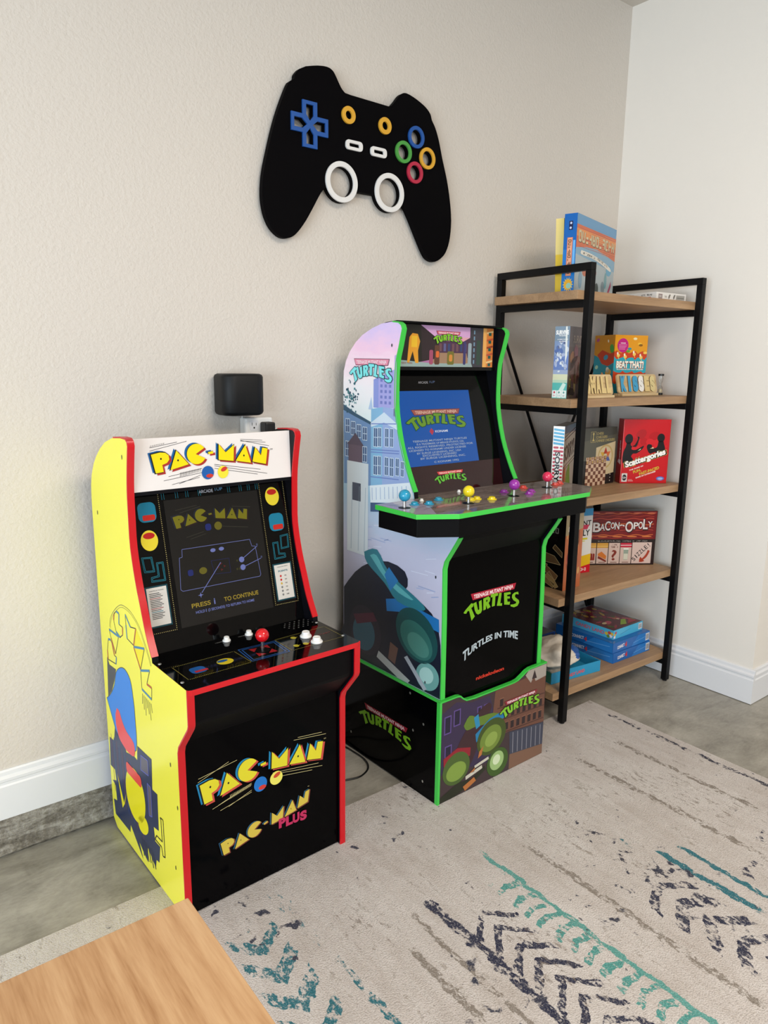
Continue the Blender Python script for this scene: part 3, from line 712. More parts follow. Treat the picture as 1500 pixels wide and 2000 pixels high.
logo_pm(m, FP, lambda x, y: (.0634+(x-.0759)*1.104, .2885+(y-.0426)*1.16), 2, YE, BE, RE, ink('#050505'))
m.ell(FP, .2190, .283, .0190, .0205, ink('#1B6FC0', .15), 4, 26); m.ell(FP, .2240, .2725, .0110, .0060, ink('#C9392E', .15), 4.5, 18)
m.ell(FP, .266, .283, .019, .019, ink('#E3DC62', .15), 4, 26); m.ell(FP, .268, .291, .011, .006, ink('#C24A30', .15), 4.5, 20, .4)
def plus_tf(x, y):
    a = max(0, .0215*(1-((x-.235)/.155)**2)); u = .1094+(x-.0759)*.815
    return (u, .127+(y-.0426-a)*.80+(u-.1094)*.19)
YO = ink('#CDB648', .15)
logo_pm(m, FP, plus_tf, 2, YO, ink('#2A5A78', .15), ink('#7A3A30', .15), ink('#050505'), sh=.7)
PK = ink('#B82A58', .15)
for i, (ch, u) in enumerate((('P', .281), ('L', .303), ('U', .3245), ('S', .3480))):
    m.text(FP, ch, u, .1455-.0018*i+(0 if i % 2 else .001), .0255, PK, 5, w=.0215, bold=.06)
m.text(FP, 'TM', .421, .342, .004, CR, 2); m.text(FP, 'TM', .366, .219, .003, CR, 2)
m.build('lower_front_panel', pac)['label'] = 'glossy black lower front panel with yellow block lettering and pink word'
m = MB(); m.box(IN0, IN1, -.49, -.03, .004, .016, 'black_vinyl'); m.build('bottom_panel', pac)
# ------------------------------------------------------------------ green-edged cabinet on its riser
TW, TT = .4709, .016
tm = thing('arcade_cabinet', 'taller arcade cabinet with green edge trim, city picture side, four joysticks and riser', 'arcade cabinet', (-1.5114, -.0078, .0045), .0253)
TL_ = dict(
 T=[(.0962,.6032),(.1048,.6108),(.1284,.6268),(.139,.6237),(.1381,.6152),(.1292,.6114),(.1464,.5808),(.1326,.5694),(.1205,.6037),(.114,.6051),(.1079,.5978),(.0989,.5998)],
 U=[(.1389,.6246),(.1506,.627),(.1584,.6033),(.1605,.598),(.1657,.5998),(.1625,.6255),(.1742,.6289),(.1787,.5951),(.1738,.5865),(.1607,.5835),(.1525,.5891),(.1454,.6003)],
 R=[(.1821,.6312),(.2061,.6341),(.2141,.6267),(.213,.6171),(.2074,.6115),(.2169,.5968),(.203,.5929),(.196,.607),(.1954,.5935),(.1842,.592)],
 T2=[(.2160,.6380),(.2194,.6390),(.2496,.6372),(.2501,.6282),(.2378,.6278),(.2369,.5965),(.2232,.5965),(.2245,.6278),(.2160,.6285)],
 L=[(.2552,.6361),(.267,.6338),(.2625,.5991),(.2715,.5983),(.2707,.5895),(.2467,.5945),(.2477,.6002)],
 E=[(.2778,.6316),(.3091,.6285),(.3111,.6211),(.294,.6215),(.2943,.6165),(.3073,.6139),(.3077,.6068),(.2948,.6084),(.2969,.598),(.3099,.5954),(.3077,.5858),(.2818,.5912)],
 S=[(.3471,.6221),(.3507,.6123),(.3359,.6162),(.3319,.611),(.3353,.6043),(.3521,.5928),(.3557,.584),(.3476,.5735),(.3303,.572),(.314,.5785),(.3121,.5849),(.3266,.5829),(.3382,.5835),(.3408,.588),(.3256,.5972),(.3177,.6078),(.3185,.6177),(.3296,.6225)])
def grow_poly(p, g):
    n = len(p); ar = sum(p[i][0]*p[(i+1) % n][1]-p[(i+1) % n][0]*p[i][1] for i in range(n)); sg = -1 if ar > 0 else 1
    out = []
    for i in range(n):
        a, b_, c = Vector(p[i-1]), Vector(p[i]), Vector(p[(i+1) % n])
        t1 = (b_-a).normalized(); t2 = (c-b_).normalized(); n1 = Vector((-t1.y, t1.x)); n2 = Vector((-t2.y, t2.x)); s_ = (n1+n2)
        if s_.length < .3: s_ = n1
        s_ = s_.normalized()/max(.6, s_.normalized().dot(n1)); out.append(tuple(b_+s_*g*sg))
    return out
def logo_tm(m, fr, u0, v0, W, l0, face, edge, ban, bantext, banedge=None, H=None):
    """arched title; (u0, v0) = lower left of its box, W = width"""
    k = W/.2595; kv = k if H is None else H/.0875
    tf = lambda x, y: (u0+(x-.0962)*k, v0+(y-.5694)*kv)
    B = [(.1257,.6568),(.336,.6546),(.3288,.6346),(.1358,.6352)]
    if banedge: m.poly(fr, [tf(*q) for q in grow_poly(B, .0022)], banedge, l0)
    m.poly(fr, [tf(*q) for q in B], ban, l0+.6)
    c = tf(.231, .6458); m.text(fr, 'TEENAGE MUTANT NINJA', c[0], c[1], .0125*kv, bantext, l0+1.2, w=.183*k, bold=.03)
    if edge:
        for p in TL_.values(): m.poly(fr, [tf(*q) for q in grow_poly(p, .0030)], edge, l0+1.6)
    for key, p in TL_.items(): m.poly(fr, [tf(*q) for q in p], face, l0+2.2)
    if edge:
        m.poly(fr, [tf(*q) for q in [(.1958,.6249),(.2018,.6233),(.1995,.617),(.1962,.6177)]], edge, l0+2.8)
    else:
        m.poly(fr, [tf(*q) for q in [(.1958,.6249),(.2018,.6233),(.1995,.617),(.1962,.6177)]], 'black_panel', l0+2.8)

tk = [(.2950,1.450),(.2817,1.40),(.2678,1.35),(.2648,1.28),(.2689,1.20),(.2952,1.10),(.3312,1.02),(.3600,.968)]
tprof = [(-.290,1.461)]+smooth_pl([(-a, z) for a, z in tk], 3)
tlow = [(-.366,.9365),(-.5560,.9365),(-.5560,.864),(-.5450,.846),(-.502,.782),(-.4955,.7575),(-.499,.60),(-.5005,.3465)]
tback = [(0,.3465),(0,1.29),(-.002,1.324),(-.0144,1.3557),(-.0354,1.3858),(-.067,1.4145),(-.1019,1.4361),(-.1488,1.4544),(-.1974,1.4674),(-.2496,1.4716),(-.277,1.4688)]
tside = tprof+tlow+tback
# printed city picture: pink to white to pale blue sky and street, part of the print itself
nt, b, v = base('city_print', 0.22, 0.5)
sx = nt.nodes.new('ShaderNodeSeparateXYZ'); nt.links.new(v, sx.inputs[0])
zz = math_(nt, 'ADD', sx.outputs[2], math_(nt, 'MULTIPLY_ADD', noise(nt, mapping(nt, v, (1, 3, 8)), 3, 4, .6), .10, -.05))
fz = math_(nt, 'MULTIPLY_ADD', zz, 1/1.2, -.3/1.2)
nt.links.new(ramp(nt, fz, [(0.0, '#B9BCD6'), (.30, '#C4C3DA'), (.40, '#C9CBE2'), (.52, '#A9CDE6'), (.60, '#BFE0EF'), (.72, '#EAFBFC'), (.84, '#FBEFF4'), (.91, '#F7CDE6'), (.97, '#D8C4F0')]), b.inputs['Base Color'])
m = MB(); m.prism(tside, PX(TT), (-TT, 0, 0), 'inner_black', 'inner_black')
m.poly(SL, S2(tside), 'city_print', .4)
def P_(pts, c, l=1): m.poly(SL, [(min(a_, .4980) if b_ < .76 else a_, max(b_, .3490)) for a_, b_ in pts], ink(c), l)
P_([(.161,1.299),(.2066,1.3141),(.2638,1.3316),(.2700,1.215),(.161,1.212)], '#A9A9E4', 1)
P_([(.161,1.299),(.186,1.306),(.186,1.212),(.161,1.212)], '#8D9BDC', 1.3)
P_([(.262,1.372),(.272,1.375),(.2700,1.19),(.2600,1.19)], '#B9A6D8', 1.2)
for i in range(5):
    for j in range(3): m.rect(SL, .195+j*.021, 1.225+i*.017, .206+j*.021, 1.234+i*.017, ink('#7680C4'), 1.6)
P_([(.135,1.205),(.150,1.245),(.158,1.205)], '#B4CBEA', 1)
P_([(.1528,1.2068),(.2083,1.2156),(.2690,1.2133),(.2850,1.14),(.3080,1.08),(.3420,1.00),(.3405,.9954),(.1558,.9526)], '#9DB4E2', 1.2)
P_([(.150,1.2068),(.2083,1.2156),(.2083,.965),(.1500,.9526)], '#87BCE0', 1.5)
P_([(.001,1.2076),(.0654,1.1841),(.1514,1.1602),(.1552,1.0067),(.1500,.9600),(.004,.9500)], '#6F93C0', 1.1)
P_([(.001,1.2150),(.0654,1.1900),(.1514,1.1650),(.1514,1.1560),(.0654,1.1780),(.001,1.1960)], '#2F5670', 1.6)
P_([(.148,1.163),(.215,1.200),(.275,1.170),(.279,1.150),(.215,1.168),(.150,1.150)], '#D6E6F4', 1.8)
for (u, v, w_, h_) in ((.014,1.125,.020,.042),(.045,1.118,.020,.042),(.076,1.112,.020,.040),(.108,1.106,.020,.040),(.014,1.045,.020,.048),(.108,1.035,.020,.048),(.165,1.090,.018,.058),(.187,1.092,.014,.058),(.222,1.095,.015,.055),(.247,1.096,.013,.055),(.165,1.000,.018,.058),(.187,1.002,.014,.058),(.222,1.005,.015,.055),(.247,1.005,.015,.055),(.275,1.01,.014,.052),(.300,1.01,.012,.045)):
    m.rect(SL, u-.002, v-.002, u+w_+.002, v+h_+.002, ink('#DCEBF6'), 1.9); m.rect(SL, u, v, u+w_, v+h_, ink('#47648F'), 2.1)
    m.line(SL, (u+w_/2, v), (u+w_/2, v+h_), .0022, ink('#C9DDF0'), 2.3); m.line(SL, (u, v+h_/2), (u+w_, v+h_/2), .0022, ink('#C9DDF0'), 2.3)
for z in (1.160, 1.078, 1.070, .990): m.line(SL, (.150, z), (.29 if z < 1.1 else .275, z+.008), .003, ink('#6F86C8'), 1.9)
P_([(.1460,.9603),(.3405,.9954),(.3600,.9560),(.3600,.9365),(.1500,.905)], '#EAF4FA', 2.4)
for i in range(9): m.line(SL, (.16+i*.021, .915+i*.004), (.158+i*.021, .955+i*.0035), .003, ink('#A9BEE0'), 2.6)
P_([(.150,.905),(.36,.932),(.36,.906),(.150,.875)], '#3F5D84', 2.4)
for i in range(26):
    a = random.uniform(.02, .45); z = random.uniform(.66, .87); m.line(SL, (a, z), (a+random.uniform(.02, .08), z+random.uniform(-.003, .012)), .0028, ink(random.choice(['#9BAAD0', '#E4E6F2', '#A9B7DA', '#D5D9EC'])), 1.2)
for i in range(60):   # foliage
    a, z = random.gauss(.045, .020), random.gauss(1.235, .022)
    if a < .004: continue
    m.ell(SL, a, z, random.uniform(.002, .006), random.uniform(.002, .005), ink(random.choice(['#2C6A78', '#245066', '#3F8A90'])), 2, 6, random.random()*3)
# pale column standing at the left of the picture
P_([(.022,.72),(.022,1.03),(.138,1.03),(.138,.72)], '#DDE7EC', 2.6)
P_([(.030,1.03),(.030,1.085),(.105,1.085),(.105,1.03)], '#6A5A6A', 2.8); P_([(.022,1.085),(.068,1.125),(.113,1.085)], '#5B4F60', 2.8)
P_([(.052,.90),(.052,.96),(.098,.96),(.098,.90)], '#4A5264', 2.9)
for a in (.045, .085, .118): m.line(SL, (a, .73), (a+.006, .95), .0035, ink('#B4C6D2'), 2.9)
# dark rounded masses low in the picture
P_(smooth_pl([(.0039,.5834),(.0679,.6519),(.1489,.7026),(.2445,.727),(.3263,.7124),(.3406,.668),(.3107,.624),(.4146,.6279),(.482,.5767),(.4987,.46),(.4987,.3485),(.0039,.3485),(.0039,.4476),(.0039,.5834)], 2), '#1C2232', 2.4)
P_(smooth_pl([(.1186,.734),(.1873,.7547),(.2545,.6895),(.4146,.6279),(.3985,.6056),(.293,.607),(.2271,.6519),(.134,.6993),(.1186,.734)], 3), '#2F7D8C', 3)
P_(smooth_pl([(.150,.728),(.185,.735),(.245,.680),(.37,.632),(.30,.636),(.230,.668),(.150,.728)], 3), '#5FB3B8', 3.3)
P_([(.2266,.6798),(.2489,.7097),(.296,.675),(.2567,.6319)], '#2C79B4', 3.5)
m.ell(SL, .385, .520, .100, .082, ink('#1F4E50'), 3, 34, -.35); m.ell(SL, .385, .505, .078, .056, ink('#35706A'), 3.3, 30, -.35)
m.ell(SL, .395, .492, .052, .034, ink('#4E8A80'), 3.6, 26, -.3)
P_([(.235,.600),(.30,.618),(.485,.600),(.488,.560),(.30,.574),(.24,.560)], '#2474B8', 2.8)
m.ell(SL, .125, .460, .088, .085, ink('#2C2A3A'), 3, 30, -.6); m.ell(SL, .118, .448, .060, .064, ink('#3A6478'), 3.3, 26, -.6); P_([(.06,.50),(.17,.535),(.19,.51),(.08,.47)], '#5A2A40', 3.6)
m.ell(SL, .440, .402, .054, .044, ink('#6FA8A4'), 3, 30, .4); m.ell(SL, .436, .405, .033, .026, ink('#A9D4CF'), 3.3, 26, .4)
P_([(.20,.41),(.36,.36),(.35,.349),(.30,.349),(.19,.385)], '#B9BFC0', 3.2); P_([(.26,.46),(.30,.45),(.285,.39),(.25,.40)], '#6E5148', 3.1); P_([(.33,.43),(.345,.44),(.44,.36),(.425,.35)], '#A9B2BC', 3.4)
logo_tm(m, SL, .037, 1.2890, .2165, 3, ink('#7FE6E8'), ink('#1D4852'), ink('#E58CA6'), ink('#F6DDE6'), ink('#5A2440'))
for y, z in ((.4668,.7282), (.4311,.3804), (.2493,1.4023)): m.ell(SL, y, z, .003, .005, ink('#3A4048'), 4, 10)
m.build('side_panel', tm)['label'] = 'side panel printed with a pink and blue city street picture'
m = MB(); m.prism(tside, PX(TW), (-TT, 0, 0), 'inner_black', 'inner_black'); m.build('side_panel', tm)
def ribbon(m, pl, x, w, mt, a=.0018, b_=-.002):
    o1, o2 = offs(pl, a), offs(pl, b_); vs = []
    for p, q in zip(o1, o2): vs += [(x-.0007, p[0], p[1]), (x+w+.0007, p[0], p[1]), (x+w+.0007, q[0], q[1]), (x-.0007, q[0], q[1])]
    fs = [(i*4+j, i*4+(j+1) % 4, (i+1)*4+(j+1) % 4, (i+1)*4+j) for i in range(len(pl)-1) for j in range(4)]
    fs += [(0, 1, 2, 3), tuple(len(vs)-4+j for j in (3, 2, 1, 0))]; m.add(vs, fs, mt)
for x in (0, TW-TT):
    m = MB(); ribbon(m, [(-.2496,1.4716),(-.277,1.4688)]+tprof, x, TT, 'green_molding'); ribbon(m, tlow[2:], x, TT, 'green_molding'); m.build('edge_trim', tm, smooth=35)
J0, J1 = TT+.0003, TW-TT-.0003
m = MB(); bk = [(-.002,.3475)]+[(a-.002, z-.001) for a, z in tback[1:]]; ib = offs(bk, -.006); m.prism(bk+ib[::-1], PX(J1), (-(J1-J0), 0, 0), 'black_vinyl'); m.build('back_panel', tm)
# marquee: street scene in printed colour fields
TQ = Frame((0, -.251, 1.3389), (1, 0, 0), (0, -.0008, .1326))
m = MB(); m.prism([(J0, 0), (J1, 0), (J1, .1290), (J0, .1290)], lambda u, v: TQ(u, v), TQ.N*-.012, 'inner_black')
def Q_(pts, c, l=1): m.poly(TQ, pts, ink(c), l)
a0, a1 = J0+.001, .441
m.rect(TQ, a0, .001, a1, .128, ink('#A86E9A'), .6)
Q_([(.11,.128),(.40,.128),(.34,.085),(.17,.085)], '#CFA0CC', .8); Q_([(.15,.095),(.40,.095),(.36,.075),(.15,.075)], '#D9A0A8', .9)
Q_([(a0,.128),(.112,.128),(.19,.078),(.19,.028),(a0,.001)], '#1F1D18', 1); Q_([(.112,.128),(.19,.085),(.19,.03),(.120,.02)], '#2E2226', 1.2)
Q_([(.18,.082),(.30,.082),(.33,.095),(.33,.03),(.18,.03)], '#4A3048', 1.1); Q_([(.19,.045),(.315,.045),(.33,.004),(.15,.004)], '#9A7A60', 1.4)
for i in range(7): m.rect(TQ, .193+i*.0185, .050, .203+i*.0185, .074, ink(random.choice(['#6A4A50', '#8C5E4C', '#35406A', '#5A5A88'])), 1.5)
Q_([(a0,.001),(a1,.001),(a1,.018),(.3,.012),(.16,.012),(a0,.022)], '#8FA3A0', 1.5)
Q_([(.33,.128),(.392,.128),(.392,.001),(.345,.001),(.33,.03)], '#3B3840', 1.6)
for i in range(6): m.rect(TQ, .347, .012+i*.019, .353, .024+i*.019, ink('#6E8EA6'), 1.8)
Q_([(.392,.128),(.441,.128),(.441,.001),(.392,.001)], '#CF7A3A', 1.6); Q_([(.392,.128),(.408,.128),(.410,.001),(.392,.001)], '#E2A65A', 1.8)
for i in range(5): m.line(TQ, (.410, .016+i*.024), (.440, .022+i*.024), .006, ink(random.choice(['#8C3A28', '#E0C08A', '#B4503A'])), 2); m.rect(TQ, .418, .004+i*.025, .431, .014+i*.025, ink('#24524A'), 2.2)
Q_([(.066,.090),(.078,.102),(.100,.100),(.110,.078),(.102,.050),(.105,.012),(.092,.012),(.080,.048),(.066,.012),(.058,.014),(.062,.055)], '#D9962A', 2)
m.rect(TQ, .074, .060, .098, .094, ink('#E3B62C'), 2.4)
for u, w_, h_, c in ((.150,.016,.045,'#9C4A66'), (.172,.022,.060,'#5A3A2C'), (.228,.030,.042,'#6E6A2C'), (.300,.012,.075,'#3A3668'), (.322,.016,.070,'#8FA0A8'), (.362,.018,.080,'#30463C')):
    m.poly(TQ, rrect(u, .008, u+w_, .008+h_, .005), ink(c), 2.2)
m.poly(TQ, rrect(.236, .018, .251, .040, .005), ink('#C7833A'), 2.6); m.poly(TQ, rrect(.178, .03, .192, .05, .004), ink('#D2642E'), 2.6)
m.text(TQ, 'NEW YORK', .058, .012, .005, ink('#8E3A30'), 2.6, w=.045)
logo_tm(m, TQ, .164, .0720, .1290, 3, ink('#7DBE2E'), ink('#12240E'), ink('#C9526A'), ink('#F4D8DC'), ink('#4A1222'), H=.0400)
m.build('marquee', tm)['label'] = 'marquee printed with a street scene and green lettering'
m = MB(); m.box(J0, J1, -.2520, -.2160, 1.3290, 1.3388, 'glass_black'); m.build('marquee_soffit', tm)
# glass over the screen
TG = Frame((0, -.22, 1.3), (1, 0, 0), (0, .09, .34))
m = MB(); m.prism([(J0, .036), (J0, -.372), (J1, -.372), (J1, .036)], lambda u, v: TG(u, v), TG.N*-.006, 'glass_black')
m.rect(TG, J0+.001, -.369, J1-.001, -.2775, 'red_glass', 1)
m.text(TG, 'ARCADE', .152, -.010, .0075, ink('#8C8C90', .1), 1.2, w=.042, bold=.012); m.text(TG, '1UP', .192, -.0085, .0075, ink('#4A5A78', .1), 1.2, w=.024, bold=.01)
logo_tm(m, TG, .1362, -.3400, .1435, 1.6, ink('#5FB83A', .1), None, ink('#D0393E', .1), ink('#F0C8C4', .1), H=.0400)
m.build('screen_bezel', tm)
m = MB(); ES = 1.0
m.rect(TG, .032, -.2770, .3520, -.0370, glow('#1255A8', .95), 1.2)
def GL(c, e=.95): return glow(c, e)
logo_tm(m, TG, .0544, -.1630, .2600, 2, GL('#6E9A2E'), GL('#1E4A34'), GL('#A65A52'), GL('#E0B8A0'), GL('#5A2E3C'), H=.0650)
m.poly(TG, [(.147,-.169),(.157,-.158),(.167,-.169),(.157,-.181)], GL('#B8384A'), 2.2); m.text(TG, 'KONAMI', .200, -.1695, .0068, GL('#D8DCE8'), 2.2, w=.056, bold=.03)
TXC = GL('#A9B6C8', .85)
for (s_, u, v, w_) in (('TEENAGE MUTANT NINJA TURTLES', .190, .1975, .240), ('IS A TRADEMARK OF MIRAGE STUDIOS, USA.', .190, .2070, .210), ('ALL RIGHTS RESERVED. PROTECTED FOR', .190, .2165, .290), ('LICENSED TO KONAMI UNDER LICENSE', .175, .2260, .250), ('BY SURGE LICENSING, INC. USA', .178, .2360, .195), ('EXCLUSIVELY LICENSED', .178, .2445, .150), ('BY SURGE LICENSING, INC.', .192, .2535, .200), ('C KONAMI 1992', .203, .2675, .110)):
    m.text(TG, s_, u, -v, .0062, TXC, 2.2, w=w_, bold=.02)
m.build('screen', tm)['label'] = 'lit blue title screen'
# control deck
nt, b, v = base('deck_print', 0.07, 0.6)
n1 = noise(nt, mapping(nt, v, (2.2, 9, 1)), 4, 5, .6, .8)
nt.links.new(ramp(nt, n1, [(.3, '#5E554F'), (.45, '#7B716C'), (.58, '#93857F'), (.72, '#7A8488')]), b.inputs['Base Color'])
TD = Frame((0, 0, .9512), (1, 0, 0), (0, 1, 0))
hexa = [(-.160,-.374),(-.158,-.550),(-.0585,-.614),(.5294,-.614),(.6289,-.550),(.6309,-.374)]
ol = hexa+[(J1,-.374),(J1,-.334),(J0,-.334),(J0,-.374)]
m = MB(); m.prism(ol, lambda u, v: Vector((u, v, .9512)), (0, 0, -.0142), 'deck_print', 'green_molding')
WH2 = ink('#C9C6C0', .1)
m.poly(TD, [(-.158,-.376),(-.156,-.548),(-.110,-.578),(-.06,-.50),(-.02,-.376)], ink('#A9A2B4', .08), .8)
for i in range(6): m.line(TD, (-.15+.01*i, -.39-.025*i), (-.05+.01*i, -.385-.02*i), .002, ink('#7E7690', .1), 1)
for i in range(22):
    u = random.uniform(-.08, .58); v_ = random.uniform(-.60, -.48); m.line(TD, (u, v_), (u+random.uniform(.03, .12), v_+random.uniform(-.01, .01)), .0012, ink(random.choice(['#A8988C', '#5A5450', '#94A0A0']), .08), 1)
tdk = m.build('control_deck', tm, bevel=.001)
m = MB(); ul = [(-.150,-.378),(-.148,-.542),(-.051,-.606),(.522,-.606),(.619,-.542),(.621,-.378)]
m.prism(ul, lambda u, v: Vector((u, v, .9368)), (0, 0, -.0528), 'black_vinyl'); m.build('deck_box', tm, bevel=.0015)
for (u, v, mt) in ((-.1248,-.4623,'ball_blue'), (.0723,-.5189,'ball_yellow'), (.2746,-.5167,'ball_purple'), (.4886,-.4738,'ball_pink')):
    joystick(tm, u, v, .9514, .987, .0170, mt)
for (u, v, mt) in ((-.0712,-.4442,'ball_blue'), (-.0307,-.462,'ball_blue'), (.0356,-.4313,'ball_blue'), (.1400,-.4880,'ball_yellow'), (.1120,-.4900,'ball_yellow'), (.1754,-.5165,'ball_yellow'), (.2985,-.455,'ball_purple'), (.3400,-.5229,'ball_purple'), (.3788,-.4984,'ball_purple'), (.4119,-.438,'button_orange'), (.5500,-.4600,'button_orange'), (.5843,-.4515,'button_orange')):
    button(tm, u, v, .9514, .0145, .0085, mt)
for (u, v) in ((.1852,-.3668), (-.0152,-.4131)): button(tm, u, v, .9514, .0065, .007, 'white_plastic')
# black front below the deck
m = MB(); m.prism([(-.5440,.8838),(-.5340,.846),(-.4905,.785),(-.478,.785),(-.52,.8838)], PX(J1), (-(J1-J0), 0, 0), 'black_vinyl'); m.build('upper_front_panel', tm)
TF = Frame((0, -.4902, 0), (1, 0, 0), (0, 0, 1))
m = MB(); m.box(J0, J1, -.4902, -.478, .300, .7845, 'black_panel')
logo_tm(m, TF, .0962, .5694, .2595, 1, ink('#76B21C', .2), None, ink('#A81C34', .2), ink('#F2D6DA', .2))
def arch(x, y): return (x, y*1.0+.026*(1-(x/.13)**2)-.013)
def warp_t(x, y):
    t = x/.13; k = .80+.35*abs(t)**2.2+(.25 if x < -.105 else 0); return (x, y*k+.030*(1-t*t)-.006*(1-t))
m.text(TF, 'TURTLES IN TIME', .2290, .4690, .0250, ink('#AEBCC4', .2), 1, w=.258, bold=.035, warp=warp_t)
m.text(TF, 'nickelodeon', .2300, .3690, .0120, ink('#C8321E', .2), 1, w=.132, bold=.035)
m.build('lower_front_panel', tm)['label'] = 'glossy black front panel with green title lettering'
# riser
rs = thing('riser', '', ''); rs.parent = tm
for k_ in ('label', 'category'): del rs[k_]
R0, R1 = -.0103, .4969
m = MB(); m.box(R0, R0+.014, -.4974, -.002, 0, .3440, 'black_panel')
RS = Frame((R0, 0, 0), (0, -1, 0), (0, 0, 1))
logo_tm(m, RS, .1053, .1250, .2800, 1, ink('#76B21C', .2), None, ink('#8C1A2C', .2), ink('#E8CCD0', .2), H=.0770)
for y, z in ((.3731,.3258), (.4383,.2451), (.4402,.0495), (.060,.060), (.062,.29), (.3900,.2050)): m.ell(RS, y, z, .0038, .0045, 'screw_metal', 1.2, 12)
m.build('riser_side', rs)['label'] = 'black riser side with green title lettering'
m = MB(); m.box(R1-.014, R1, -.4974, -.002, 0, .3440, 'black_panel'); m.build('riser_side', rs)
m = MB(); m.box(R0+.014, R1-.014, -.014, -.002, 0, .3440, 'black_vinyl'); m.build('riser_back', rs)
curve = [(R0,.3440),(.0650,.3440),(.0780,.3410),(.0900,.3300),(.1050,.3205),(.1429,.3170),(.3271,.3164),(.3480,.3190),(.3726,.3300),(.3900,.3390),(.4096,.3440),(R1,.3440)]
m = MB(); m.prism([(R0,0)]+[(R1,0)]+curve[::-1], lambda u, v: Vector((u, -.5095, v)), (0, .012, 0), 'black_vinyl', 'black_vinyl')
RF = Frame((0, -.5095, 0), (1, 0, 0), (0, 0, 1))
def R_(pts, c, l=1): m.poly(RF, pts, ink(c), l)
cl = [(a, b_-.0045) for a, b_ in curve]
R_([(R0+.001,0.001),(R1-.001,.001)]+[(min(max(a, R0+.001), R1-.001), b_) for a, b_ in cl[::-1]], '#3E3034', .6)
R_([(R0,.30),(.06,.325),(.085,.318),(.13,.305),(.2118,.3045),(.2383,.2252),(.2257,.0645),(R0,.10)], '#352A48', 1)
for i, (u, v, w_, h_) in enumerate(((.01,.23,.03,.06), (.05,.245,.03,.055), (.015,.14,.03,.05), (.155,.24,.02,.04), (.185,.24,.02,.04))):
    m.rect(RF, u, v, u+w_, v+h_, ink('#5E4A8C'), 1.3); m.rect(RF, u+.004, v+.004, u+w_-.004, v+h_-.004, ink('#1F1A34'), 1.5)
R_([(.2376,.3110),(.385,.3150),(.405,.33),(.4924,.3380),(.4967,.1223),(.311,.1450),(.22,.14)], '#6A4638', 1.2)
R_([(.385,.325),(.40,.338),(.42,.339),(.4950,.339),(.4950,.295),(.44,.29),(.43,.31),(.415,.29)], '#A39A92', 1.4); R_([(.42,.302),(.432,.333),(.446,.300)], '#33272A', 1.6)
for r in range(3):
    for c in range(8):
        u, v = .262+c*.029, .158+r*.045-(c*.002)
        if v+.026 > .30 or (r == 2 and c > 0): continue
        m.rect(RF, u, v, u+.016, v+.026, ink('#2B1F22'), 1.6); m.line(RF, (u-.002, v+.028), (u+.018, v+.028), .002, ink('#8E6450'), 1.7)
for z in (.150, .198, .243): m.line(RF, (.25, z+.002), (.494, z-.012), .004, ink('#4A2E28'), 1.5)
R_([(.3161,.1403),(.4952,.1203),(.4959,.0366),(.3218,.0569)], '#3C4152', 1.4)
for i in range(7): m.line(RF, (.335+i*.024, .134-.003*i), (.337+i*.024, .058-.003*i), .003, ink('#8A8A94'), 1.6)
R_([(.3218,.0569),(.4959,.0366),(.4959,.001),(.3209,.001)], '#7A5A48', 1.4)
R_(smooth_pl([(.10,.06),(.06,.14),(.10,.21),(.16,.262),(.205,.280),(.222,.262),(.20,.22),(.17,.16),(.14,.10),(.10,.06)], 3), '#3A2228', 1.8)
R_(smooth_pl([(.095,.235),(.12,.262),(.16,.245),(.23,.238),(.275,.215),(.27,.185),(.21,.205),(.15,.215),(.11,.215),(.095,.235)], 3), '#5E7A2C', 2.2)
R_([(.140,.248),(.160,.256),(.170,.212),(.152,.205)], '#2A86B0', 2.6)
m.ell(RF, .228, .155, .070, .062, ink('#3F4F1E'), 2.4, 34, .3); m.ell(RF, .224, .150, .052, .044, ink('#6E8636'), 2.7, 30, .3); m.ell(RF, .226, .146, .030, .024, ink('#8AA24C'), 2.9, 26, .3)
R_([(.150,.188),(.215,.222),(.292,.232),(.296,.205),(.22,.195),(.155,.158)], '#1F78A8', 2.3)
m.ell(RF, .068, .098, .060, .055, ink('#48602A'), 2.6, 32); m.ell(RF, .068, .088, .044, .032, ink('#7E9A42'), 2.9, 28)
R_([(.010,.150),(.07,.168),(.130,.150),(.128,.122),(.012,.122)], '#8E1E2C', 2.5)
m.ell(RF, .262, .052, .052, .050, ink('#3C5A22'), 2.6, 30); m.ell(RF, .258, .058, .034, .034, ink('#9CBC7A'), 2.9, 28); m.ell(RF, .256, .062, .018, .018, ink('#D2E2BC'), 3.1, 22)
R_([(.0,.02),(.08,.045),(.14,.035),(.20,.06),(.205,.045),(.14,.015),(.06,.002),(R0+.002,.002)], '#23281A', 2.2)
for q, c in (([(.15,.078),(.215,.088),(.218,.078),(.152,.068)], '#C9C6B8'), ([(.11,.055),(.185,.068),(.188,.056),(.112,.042)], '#C9C6B8'), ([(.17,.120),(.19,.135),(.182,.105),(.165,.098)], '#B4703A'), ([(.10,.022),(.15,.038),(.16,.022),(.11,.004)], '#B4703A'), ([(.13,.06),(.155,.072),(.15,.056)], '#B4703A')): R_(q, c, 3.6)
logo_tm(m, RF, .2605, .2020, .2050, 4, ink('#7DBE2E'), ink('#1A1512'), ink('#8C2436'), ink('#F2DEE0'), H=.0580)
m.build('riser_front', rs)['label'] = 'riser front printed with a brick street picture and rounded green shapes'
m = MB(); rb = [(a, b_) for a, b_ in curve]; o2 = offs(rb, -.0035)
vs = []
for p, q in zip(offs(rb, .0012), o2): vs += [(p[0], -.5105, p[1]), (p[0], -.4970, p[1]), (q[0], -.4970, q[1]), (q[0], -.5105, q[1])]
